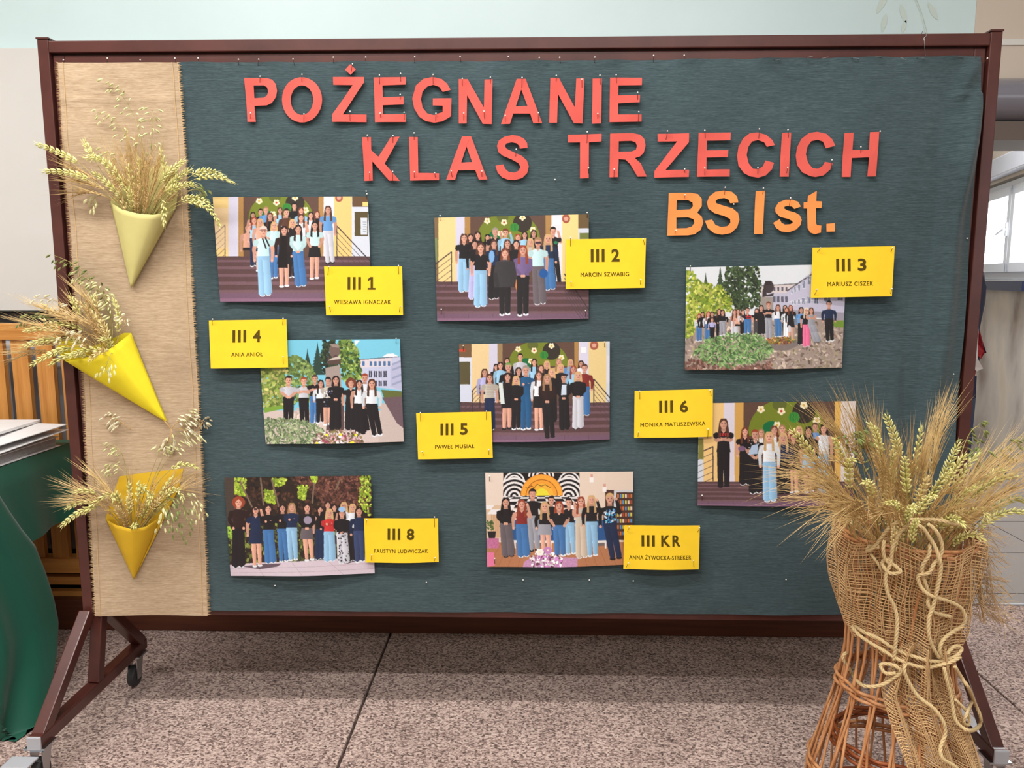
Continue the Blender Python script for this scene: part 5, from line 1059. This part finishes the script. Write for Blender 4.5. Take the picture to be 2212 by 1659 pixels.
fan((302, 505), [it(WG,(215,350),(82,313),-.05,.115), it(WG,(225,360),(97,371),-.07,.115), it(WG,(215,370),(183,308),-.04,.05), it(WG,(260,330),(186,341),-.08), it(WG,(380,420),(347,326),-.06,.05),
  it(WG,(370,380),(410,368),-.05), it(WG,(400,345),(500,392),-.08,.10), it(WG,(410,330),(482,382),-.07,.09), it(WG,(420,380),(474,484),-.09,.115), it(WG,(400,390),(455,445),-.07,.09), it(WG,(360,360),(354,482),-.11,.062,'white green nodding wheat ear'),
  it(WG,(330,380),(395,350),-.06), it(WG,(310,380),(300,345),-.07), it(WG,(350,390),(420,400),-.08), it(WG,(290,400),(236,370),-.06), it(WG,(260,410),(205,375),-.05),
  it(BY,(280,420),(268,340),-.06), it(BY,(290,420),(285,330),-.05), it(BY,(300,420),(300,360),-.07), it(BY,(255,400),(168,392),-.05), it(BY,(250,400),(160,365),-.03), it(BY,(310,400),(318,350),-.08), it(BY,(270,420),(245,352),-.05), it(BY,(330,420),(340,368),-.06),
  it(BY,(240,400),(170,418),-.04), it(BY,(300,420),(290,400),-.09), it(BY,(320,430),(315,405),-.10),
  it(OA,(335,230),(225,176),-.02,.62), it(OA,(310,260),(212,243),-.03,.45), it(OA,(330,310),(330,240),-.04,.4), it(OA,(280,330),(212,328),-.05,.3), it(OD,(430,370),(436,425),-.06,.4), it(OA,(230,390),(200,433),-.03,.15)], where, 16)
where = 'in the tilted lemon yellow cone'
fan((236, 792), [it(WG,(170,700),(50,750),-.08,.11), it(WG,(190,710),(70,787),-.09,.11), it(WG,(160,690),(55,715),-.06,.10), it(WY,(240,730),(196,776),-.11,.07,'straw coloured wheat ear'), it(WG,(170,745),(112,785),-.10,.09), it(WG,(200,690),(110,700),-.06,.09),
  it(WY,(250,700),(190,672),-.06,.10), it(WY,(240,690),(160,650),-.06,.10), it(WG,(230,730),(150,770),-.10,.09), it(WG,(250,720),(220,735),-.09,.08), it(WG,(270,690),(246,650),-.06,.09),
  it(BY,(200,720),(60,700),-.06), it(BY,(210,710),(90,665),-.05), it(BY,(230,700),(130,680),-.07), it(BY,(200,740),(45,765),-.06), it(BY,(240,700),(165,690),-.08), it(BY,(220,720),(120,720),-.09), it(BY,(250,700),(180,640),-.06), it(BY,(190,735),(70,745),-.07),
  it(OD,(262,600),(120,553),-.03,.52,'green arching oat sprig'), it(OA,(255,620),(165,590),-.04,.5), it(OA,(230,660),(165,650),-.04,.5), it(OW,(170,640),(85,645),-.06,.5,'bleached oat sprig'), it(OD,(120,660),(48,690),-.06,.5), it(OA,(260,650),(205,620),-.05,.55), it(OA,(255,670),(225,640),-.05,.5), it(OW,(220,690),(140,735),-.10,.4,'bleached oat sprig'), it(OW,(280,690),(270,690),-.06,.3), it(OA,(250,730),(228,795),-.10,.25)], where, 14)
where = 'in the golden yellow cone at the bottom'
fan((288, 1168), [it(WG,(262,1010),(188,1106),-.08,.10), it(WG,(235,1040),(135,1135),-.08,.11), it(WG,(225,1050),(145,1098),-.06,.10), it(WG,(250,1045),(163,1063),-.06,.06), it(WG,(350,970),(424,1010),-.05,.075), it(WG,(300,1010),(318,1065),-.09,.07), it(WG,(250,1030),(245,1080),-.09,.055),
  it(WG,(380,1010),(393,1078),-.09,.09), it(WG,(340,1030),(322,1085),-.09,.07), it(WG,(290,1120),(293,1140),-.10,.05), it(WG,(350,1060),(370,1035),-.06,.06), it(WG,(300,1050),(300,1045),-.07,.06),
  it(BY,(240,1060),(180,1075),-.05), it(BY,(240,1070),(160,1055),-.04), it(BY,(240,1070),(165,1085),-.06), it(BY,(255,1060),(205,1030),-.03), it(BY,(370,1040),(400,1060),-.06), it(BY,(270,1080),(228,1062),-.07), it(BY,(350,1040),(385,1040),-.03), it(BY,(270,1100),(262,1110),-.08),
  it(OA,(285,950),(238,963),-.03,.35), it(OA,(290,980),(228,1010),-.03,.35), it(OA,(340,960),(418,895),-.02,.42), it(OA,(340,980),(420,935),-.03,.3), it(OD,(390,990),(410,1158),-.09,.55), it(OD,(370,1020),(372,1140),-.09,.4), it(OA,(400,1010),(436,1110),-.07,.45), it(OA,(380,1030),(350,1130),-.10,.3), it(OA,(330,1000),(352,960),-.03,.2)], where, 12)
fan((284, 928), [it(OW,(262,908),(238,902),-.012,.6,'small bleached oat sprig')], 'pinned alone on the burlap under the tilted cone', 1, -.012)
fan((428, 925), [it(OW,(440,915),(436,908),-.012,.5,'tiny bleached oat sprig')], 'at the right selvedge of the burlap', 1, -.012)
fan((372, 925), [it(OW,(385,905),(415,897),-.012,.7,'bleached oat sprig'), it(OW,(375,940),(352,965),-.012,.6,'bleached oat sprig'), it(OW,(395,925),(410,935),-.012,.6,'bleached oat sprig')], 'below the tip of the tilted cone', 3, -.014)

for (bx, by, wd, tx0, tx1, ty0, ty1, grp) in ((302, 500, 40, 235, 400, 345, 425, 'in the pale lime cone at the top'), (226, 785, 30, 75, 235, 640, 745, 'in the tilted lemon yellow cone'), (288, 1165, 30, 215, 375, 1035, 1100, 'in the golden yellow cone at the bottom')):
    for k in range(16):
        f = random.random(); kk = (BY, WY, BY, WG)[k % 4]; tx = tx0+(tx1-tx0)*f; ty = random.uniform(ty0, ty1)
        stalk(Q(bx+(f-.5)*wd, by, -.024+random.uniform(-.01, .004)), Q((bx+tx)/2, (by+ty)/2-12, -.05), Q(tx, ty, random.uniform(-.09, -.03)), kk[0], kk[1], kk[2], 'short straw coloured ear deep %s' % grp, 'short ears deep %s' % grp, .05, awn=.05)

# ================================================================== wicker vase wrapped in burlap net, with the sheaf
VC = np.array([.912, -.43]); PR = [(0, .200), (.18, .176), (.36, .132), (.44, .116), (.50, .110), (.58, .116), (.68, .126), (.77, .136)]
def VR(z): return float(np.interp(z, [a for a, b in PR], [b for a, b in PR]))
vase = empty('wicker_vase', (VC[0], VC[1], 0), 'tall hourglass willow vase of crossed canes wrapped in burlap net', 'vase')
def vp(a, z, off=0): r = VR(z)+off; return np.array([VC[0]+r*math.cos(a), VC[1]+r*math.sin(a), z])
NC = 17
for k in range(NC):
    for tw in (.5, -.5):
        a = 2*PI*k/NC+(0 if tw > 0 else .05)
        MB().tube([vp(a+tw*(z/.77), z, .003 if tw > 0 else -.002) for z in np.linspace(0, .77, 14)], .0034, 6).build('cane', M['wicker'], vase, smooth=True)
for k in range(15):
    a = 2*PI*k/15+.1; MB().tube([vp(a, z, -.001) for z in np.linspace(0, .77, 14)], .0032, 6).build('cane', M['wicker'], vase, smooth=True)
for z, n_, mm in ((.395, 3, 'wicker'), (.175, 3, 'wicker'), (.012, 5, 'wicker_dark'), (.24, 4, 'wicker_dark'), (.755, 3, 'wicker')):
    inner = -.03 if z == .24 else .005
    for q in range(n_):
        MB().tube([vp(a, z+q*.008, inner+.004*math.sin(a*9+q*PI)) for a in np.linspace(0, 2*PI, 72)], .0042, 6).build('woven_ring', M[mm], vase, smooth=True)

def net(name, f, nu, nv, r, m, parent, jit=.9, skip=.0):
    """open weave: every warp and weft thread is a thin tube following the draped surface f(u, v)"""
    mb = MB()
    for i in range(nu+1):
        ph = random.uniform(0, 6); am = jit/nu
        if random.random() < skip: continue
        mb.tube([f(i/nu+am*math.sin(v*13+ph*.35+i*.21)*.5, v) for v in np.linspace(0, 1, max(nv//2, 12))], r, 3, False)
    for j in range(nv+1):
        ph = random.uniform(0, 6); am = jit/nv
        if random.random() < skip: continue
        mb.tube([f(u, j/nv+am*math.sin(u*22+ph*.35+j*.23)*.5) for u in np.linspace(0, 1, max(nu//2, 12))], r, 3, False)
    o = mb.build(name, m, parent); o['kind'] = 'stuff'; return o
wrap = empty('burlap_net_wrap', (VC[0], VC[1], .4), 'loose burlap net wrapped round the wicker vase and falling to the floor', 'net')
def up_net(u, v):
    a = -PI*1.5+2*PI*u; z = .775-v*.30
    r = VR(z)+.014+.008*math.sin(9*a+v*4)+.006*math.sin(17*a-5*v)
    r += .016*math.sin(PI*v)*max(0, math.cos(a+PI))**2   # belly to the left
    if v > .7: r -= .02*(v-.7)/.3
    zz = z + .014*math.sin(5*a)*(1-v)-.05*v*max(0, -math.cos(a))*-1
    return (VC[0]+r*math.cos(a), VC[1]+r*math.sin(a), zz)
net('upper_net', up_net, 112, 40, .0011, M['thread'], wrap)
net('inner_net', lambda u, v: tuple(np.array(up_net(u, v*.97+.01))*np.array([1, 1, 1])-np.array([(up_net(u, v)[0]-VC[0])*.06, (up_net(u, v)[1]-VC[1])*.06, 0])), 60, 22, .0010, M['thread'], wrap)
# the long tail: traced outline in front of the vase, folded lengthways
tail_l = [(1395, 1950), (1450, 1930), (1500, 1912), (1560, 1922), (1620, 1936), (1700, 1950)]; tail_r = [(1395, 2040), (1450, 2052), (1500, 2066), (1560, 2090), (1620, 2115), (1700, 2140)]
def tail(u, v):
    py = 1395+v*470; l = np.interp(py, [a for a, b in tail_l], [b for a, b in tail_l]); r_ = np.interp(py, [a for a, b in tail_r], [b for a, b in tail_r])
    px = l+(r_-l)*u; z = PY(px, py, -.56)[2]; z = max(z, .006)
    Rz = VR(min(z, .78)); X = PY(px, py, -.56)[0]; dx = X-VC[0]; y = VC[1]-math.sqrt(max(Rz*Rz-dx*dx*.7, .006))-.022
    y += -.016*math.sin(u*15+v*3.2)-.010*math.sin(u*31-v*6)
    return (X, y, z)
net('tail_net', tail, 44, 84, .0011, M['thread'], wrap)
net('tail_net_under', lambda u, v: tuple(np.array(tail(u, v))+np.array([.006, .014+.01*math.sin(u*22), 0])), 30, 60, .0010, M['thread'], wrap)
# frayed corner hanging at the right of the rim
def flap(u, v):
    p = PY(2085+u*55+v*22-22*math.sin(v*3)*u, 1140+v*200, -.43); return (p[0], p[1]+.02*math.sin(u*9+v*3), p[2])
net('side_flap', flap, 34, 70, .0007, M['thread_pale'], wrap, 2.5, .25)
mb = MB()
for _ in range(190):
    u, v = random.random(), random.random(); 
    if random.random() < .5: u = 1
    p = np.array(flap(u, v)); q = p+np.array([random.uniform(.0, .06), random.uniform(-.02, .02), random.uniform(-.05, .02)]); mb.tube([p, (p+q)/2+np.array([.0, 0, .012*random.uniform(-1, 1)]), q], .0005, 3, False)
for pts in ([(2105,1250),(2135,1248),(2175,1258)],[(2145,1265),(2140,1285),(2120,1292)],[(2155,1262),(2172,1275),(2186,1292)],[(2090,1300),(2120,1305),(2140,1296)]): mb.tube([PY(x, y, -.43) for x, y in pts], .0012, 5)
o = mb.build('frayed_threads', M['thread_pale'], wrap); o['kind'] = 'stuff'

# jute rope
def onv(px, py, off=.018, near=True):
    Y = VC[1]
    for _ in range(6):
        p = PY(px, py, Y); r = VR(min(max(p[2], 0), .77))+off+.012; dx = p[0]-VC[0]; Y = VC[1]-math.sqrt(max(r*r-dx*dx, 0))
    return PY(px, py, Y)
def catm(P, n=7):
    P = [P[0]]+list(P)+[P[-1]]; out = []
    for i in range(1, len(P)-2):
        a, b, c, d = P[i-1], P[i], P[i+1], P[i+2]
        for t in np.arange(n)/n: out.append(.5*((2*b)+(-a+c)*t+(2*a-5*b+4*c-d)*t*t+(-a+3*b-3*c+d)*t**3))
    out.append(P[-2]); return np.array(out)
rope = empty('jute_rope', (VC[0], VC[1]-.15, .5), 'thick twisted jute rope looped and knotted round the burlap net', 'rope')
c3 = lambda x, y: (1652+x/3.95, 820+y/3.95); c4 = lambda x, y: (1652+x/3.95, 1239+y/3.95)
def rope_run(pts, off=.018, r=.0034, name='rope_loop'):
    P = catm([onv(px, py, off+.004*math.sin(i*1.7)) for i, (px, py) in enumerate(pts)], 6)
    s = np.r_[0, np.cumsum(np.linalg.norm(np.diff(P, axis=0), axis=1))]; n = max(int(s[-1]/.0045), 6)
    t = np.linspace(0, s[-1], n); P = np.c_[[np.interp(t, s, P[:, k]) for k in range(3)]].T
    T = np.gradient(P, axis=0); T /= np.linalg.norm(T, axis=1)[:, None]+1e-9; X = np.cross(T, (.1, 1, .1)); X /= np.linalg.norm(X, axis=1)[:, None]+1e-9; Yv = np.cross(T, X)
    mb = MB()
    for q in range(3):
        a = (t/.030)*2*PI+q*2*PI/3; mb.tube(P+(X*np.cos(a)[:, None]+Yv*np.sin(a)[:, None])*r*.62, r*.68, 6)
    return mb.build(name, M['rope'], rope, smooth=True)
rope_run([c3(*p) for p in ((1730,1250),(1600,1225),(1450,1195),(1300,1195),(1200,1200),(1120,1225),(1040,1290),(980,1370),(920,1440),(870,1460),(900,1420),(980,1430))])
rope_run([c3(905,1490), c3(960,1560), c3(1000,1640)], r=.0026)
rope_run([c3(*p) for p in ((1080,1530),(1090,1440),(1130,1340),(1180,1270),(1260,1240),(1340,1260),(1400,1340),(1450,1420),(1490,1530),(1500,1640))]+[c4(*p) for p in ((1440,270),(1400,380),(1400,520),(1430,620),(1490,720))], .026)
rope_run([c3(*p) for p in ((1390,1230),(1460,1290),(1510,1400),(1500,1500),(1440,1580),(1400,1650))]+[c4(*p) for p in ((1310,20),(1330,110),(1400,180),(1500,215),(1600,250),(1680,300),(1710,380),(1680,450),(1600,500),(1520,570),(1490,660),(1530,740))], .020)
rope_run([c3(*p) for p in ((1020,1370),(1010,1450),(1030,1540),(1100,1580),(1160,1640),(1060,1650),(1000,1560),(1080,1540))]+[c4(*p) for p in ((1030,30),(1050,170),(1110,290),(1130,420),(1120,560),(1100,740))], .030)
rope_run([c3(1410,1400), c3(1400,1500), c3(1340,1620), c4(1400,180), c4(1390,250), c4(1430,320), c4(1500,350), c4(1590,370)], .016)
rope_run([c4(*p) for p in ((750,430),(850,500),(980,560),(1100,640),(1250,700),(1380,740),(1480,750),(1560,730),(1640,700),(1680,640),(1620,620),(1550,690))], .024)
rope_run([c4(*p) for p in ((745,450),(800,520),(900,590),(1000,650),(1100,710),(1200,760),(1350,800),(1500,780),(1600,750),(1670,710))], .028)
rope_run([c4(*p) for p in ((700,670),(665,720),(720,810),(760,880),(830,950),(920,965),(1020,940),(1100,890),(1160,840),(1120,790),(1040,770),(985,780),(1030,850),(1120,850))], .034)
rope_run([c4(*p) for p in ((1200,770),(1190,830),(1230,930),(1310,1050),(1440,1150),(1520,1260),(1540,1370),(1500,1480),(1520,1580),(1640,1659),(1700,1760))], .044)
rope_run([c4(*p) for p in ((1530,800),(1550,900),(1590,1050),(1620,1230),(1680,1310),(1760,1340),(1830,1300),(1840,1220),(1790,1100),(1740,980),(1680,890),(1620,790))], .036)
rope_run([c4(*p) for p in ((1620,1070),(1690,1140),(1740,1210),(1740,1290),(1700,1270),(1740,1160),(1770,1090))], .036, .0028)

# the sheaf: traced ears first, then the fill that shows between them
def sheaf(kind, pts, dY, L_=None, adj=None, awn=.12, spread=.30):
    """pts: ear start, (bend), tip in the enlarged crop"""
    k = {'w': WG, 'y': WY, 'b': BY, 'o': OD, 'a': OA}[kind]
    s = [c3(*p) for p in pts]; tip = s[-1]; a = random.uniform(0, 2*PI); rr = random.uniform(0, .10)
    B = np.array([VC[0]+rr*math.cos(a), VC[1]+rr*math.sin(a), .55]); Yt = VC[1]+dY
    Cc = PY(s[0][0], s[0][1], VC[1]+dY*.7)
    if len(s) > 2: Cc = PY(s[1][0], s[1][1], VC[1]+dY*.8)
    adj = adj or ADJ[k[0]]
    lab = '%s in the big sheaf in the wicker vase' % adj
    return stalk(B, Cc, PY(tip[0], tip[1], Yt), k[0], k[1], k[2], lab, lab, L_, rad=.0014, awn=awn, spread=spread)
for pts, dY in (([(470,600),(235,445)],-.08),([(1180,650),(1120,520),(890,385)],-.12),([(1200,620),(1040,325)],-.06),([(1190,860),(1195,680)],-.15),([(1510,780),(1650,565)],-.05),([(1560,830),(1815,650)],-.10),([(1400,850),(1445,1010)],-.19),([(960,740),(850,885)],-.16),
                ([(1280,950),(1055,1060)],-.19),([(1530,950),(1690,1240)],-.18),([(1620,1150),(1860,1360)],-.16),([(1800,880),(1895,1165)],-.13),([(1860,1000),(2215,1140)],-.08),([(1800,800),(2125,830)],-.06),([(1800,720),(2040,780)],-.02),([(2060,830),(2212,1050)],-.04),
                ([(1240,900),(1275,1120)],-.20),([(1310,560),(1335,430)],-.0),([(1400,840),(1570,810)],-.12),([(1500,850),(1700,660)],-.1),([(620,520),(760,700)],-.10),([(1560,930),(1790,930)],-.14),([(1200,1180),(1310,1215)],-.2),([(700,560),(590,520)],-.06),([(1150,760),(1090,620)],-.1)):
    sheaf('w', pts, dY-.03, .095, 'pale green wheat ear')
for pts, dY in (([(760,770),(450,728)],-.12),([(700,760),(480,880)],-.14),([(860,900),(740,1060)],-.17),([(820,600),(580,430)],-.06),([(1350,650),(1410,520)],.02),([(1040,760),(900,520)],-.05),([(1880,750),(2110,705)],-.03),([(1850,960),(2150,925)],-.10),
                ([(700,700),(330,800)],-.10),([(760,830),(420,930)],-.13),([(800,860),(560,1010)],-.16),([(720,720),(400,680)],-.08),([(850,650),(700,480)],-.07),([(900,600),(800,420)],-.04),([(1000,640),(960,520)],.0),([(1330,620),(1450,460)],.03),([(1380,640),(1500,470)],.02),
                ([(1500,1000),(1640,1120)],-.17),([(1100,1050),(1010,1120)],-.2),([(1650,800),(1900,720)],-.02),([(1700,870),(1990,850)],-.07),([(1750,1000),(1980,1010)],-.1),([(1080,900),(1060,780)],-.14),([(1260,820),(1255,700)],-.12),([(980,850),(1000,740)],-.12),([(1350,880),(1350,760)],-.12),
                ([(1430,950),(1560,960)],-.16),([(1180,1080),(1130,1130)],-.2),([(900,800),(650,690)],-.1),([(930,960),(880,1060)],-.17),([(1560,1080),(1720,1240)],-.17),([(760,880),(640,1080)],-.15),([(800,920),(690,1130)],-.16),([(1600,900),(1850,850)],-.1),([(1140,900),(1180,800)],-.14),([(1420,780),(1440,700)],-.08),([(820,960),(620,1160)],-.18),([(850,1000),(700,1220)],-.19),([(640,900),(400,1010)],-.15),([(700,960),(500,1100)],-.16),([(680,820),(430,850)],-.13)):
    sheaf('b', pts, dY, .078, 'golden bearded barley ear', .14)
for pts, dY in (([(1530,480),(1640,370),(1825,400)],.03),([(1960,720),(2010,520),(2200,480)],-.02),([(1950,620),(1960,600),(1830,580)],-.03),([(560,420),(700,400),(880,480)],-.04),([(820,620),(900,560),(870,430)],-.03),([(1700,640),(1850,560),(2050,600)],-.0),([(500,430),(560,380),(760,470)],-.07)):
    sheaf('o', pts, dY, .4, 'dark green oat sprig')
for k in range(46):                              # straw between the ears, lower and shorter
    a = random.uniform(.06, .94)*PI; R_ = random.uniform(.06, .17); dy = random.uniform(-.17, .05)
    B = np.array([VC[0]+random.uniform(-.07, .07), VC[1]+random.uniform(-.07, .07), .55])
    T = np.array([VC[0]-.02+R_*1.15*math.cos(a), VC[1]+dy, .80+R_*math.sin(a)*.8]); Cc = (B+T)/2+np.array([0, 0, .06])
    kk = BY if k % 3 else WY
    stalk(B, Cc, T, kk[0], kk[1], kk[2], 'short straw coloured ear deep in the big sheaf', 'straw ears deep in the big sheaf', .07, rad=.0013, awn=.07, spread=.25)

# ------------------------------------------------------------------ labels that single out look-alikes by where they stand
ORD = ['first', 'second', 'third', 'fourth', 'fifth', 'sixth', 'seventh', 'eighth', 'ninth', 'tenth', 'eleventh', 'twelfth', 'thirteenth', 'fourteenth', 'fifteenth', 'sixteenth', 'seventeenth', 'eighteenth', 'nineteenth', 'twentieth', 'twenty-first', 'twenty-second', 'twenty-third', 'twenty-fourth', 'twenty-fifth', 'twenty-sixth', 'twenty-seventh', 'twenty-eighth', 'twenty-ninth', 'thirtieth']
def where_is(o):
    m_ = o.data; n = len(m_.vertices); co = np.empty(n*3); m_.vertices.foreach_get('co', co); return co.reshape(-1, 3)
byl = {}
for o in list(COL.objects):
    if o.parent is None and o.get('category') in ('pin', 'staple', 'wheat', 'barley', 'oats'): byl.setdefault(o['label'], []).append(o)
DIR = ['right', 'up to the right', 'straight up', 'up to the left', 'left', 'down to the left', 'straight down', 'down to the right']
for lab, os_ in byl.items():
    if len(os_) < 2 or 'deep in' in lab: continue
    if os_[0]['category'] in ('pin', 'staple'):
        os_.sort(key=lambda o: where_is(o)[0][0])
        if len(os_) <= 4 and 'card' in lab or 'letter' in lab:
            P = np.array([where_is(o)[0] for o in os_]); cx, cz = (P[:, 0].min()+P[:, 0].max())/2, (P[:, 2].min()+P[:, 2].max())/2
            names = [('upper' if p[2] > cz else 'lower')+(' left' if p[0] < cx else ' right') for p in P]
            if np.ptp(P[:, 0]) < .02: names = ['upper' if p[2] > cz else 'lower' for p in P]
            if len(set(names)) == len(names):
                for o, nm in zip(os_, names): o['label'] = nm+' '+lab
                continue
        for o, k in zip(os_, ORD): o['label'] = lab+', '+k+' from the left'
        continue
    grp = {}
    for o in os_:
        v = where_is(o); a = math.degrees(math.atan2(v[-1][2]-v[0][2], v[-1][0]-v[0][0])) % 360; grp.setdefault(int(((a+22.5) % 360)//45), []).append((float(np.linalg.norm(v[-1]-v[0])), o))
    short = lab.replace('in the big sheaf in the wicker vase', 'of the big sheaf').replace('in the golden yellow cone at the bottom', 'in the bottom golden cone').replace('in the tilted lemon yellow cone', 'in the tilted yellow cone').replace('in the pale lime cone at the top', 'in the top lime cone')
    for k, l in grp.items():
        l.sort(key=lambda t: -t[0])
        for i, (d, o) in enumerate(l):
            o['label'] = short+' pointing '+DIR[k]+('' if len(l) == 1 else (', longest' if i == 0 else ', '+ORD[min(i, 29)]+' longest'))
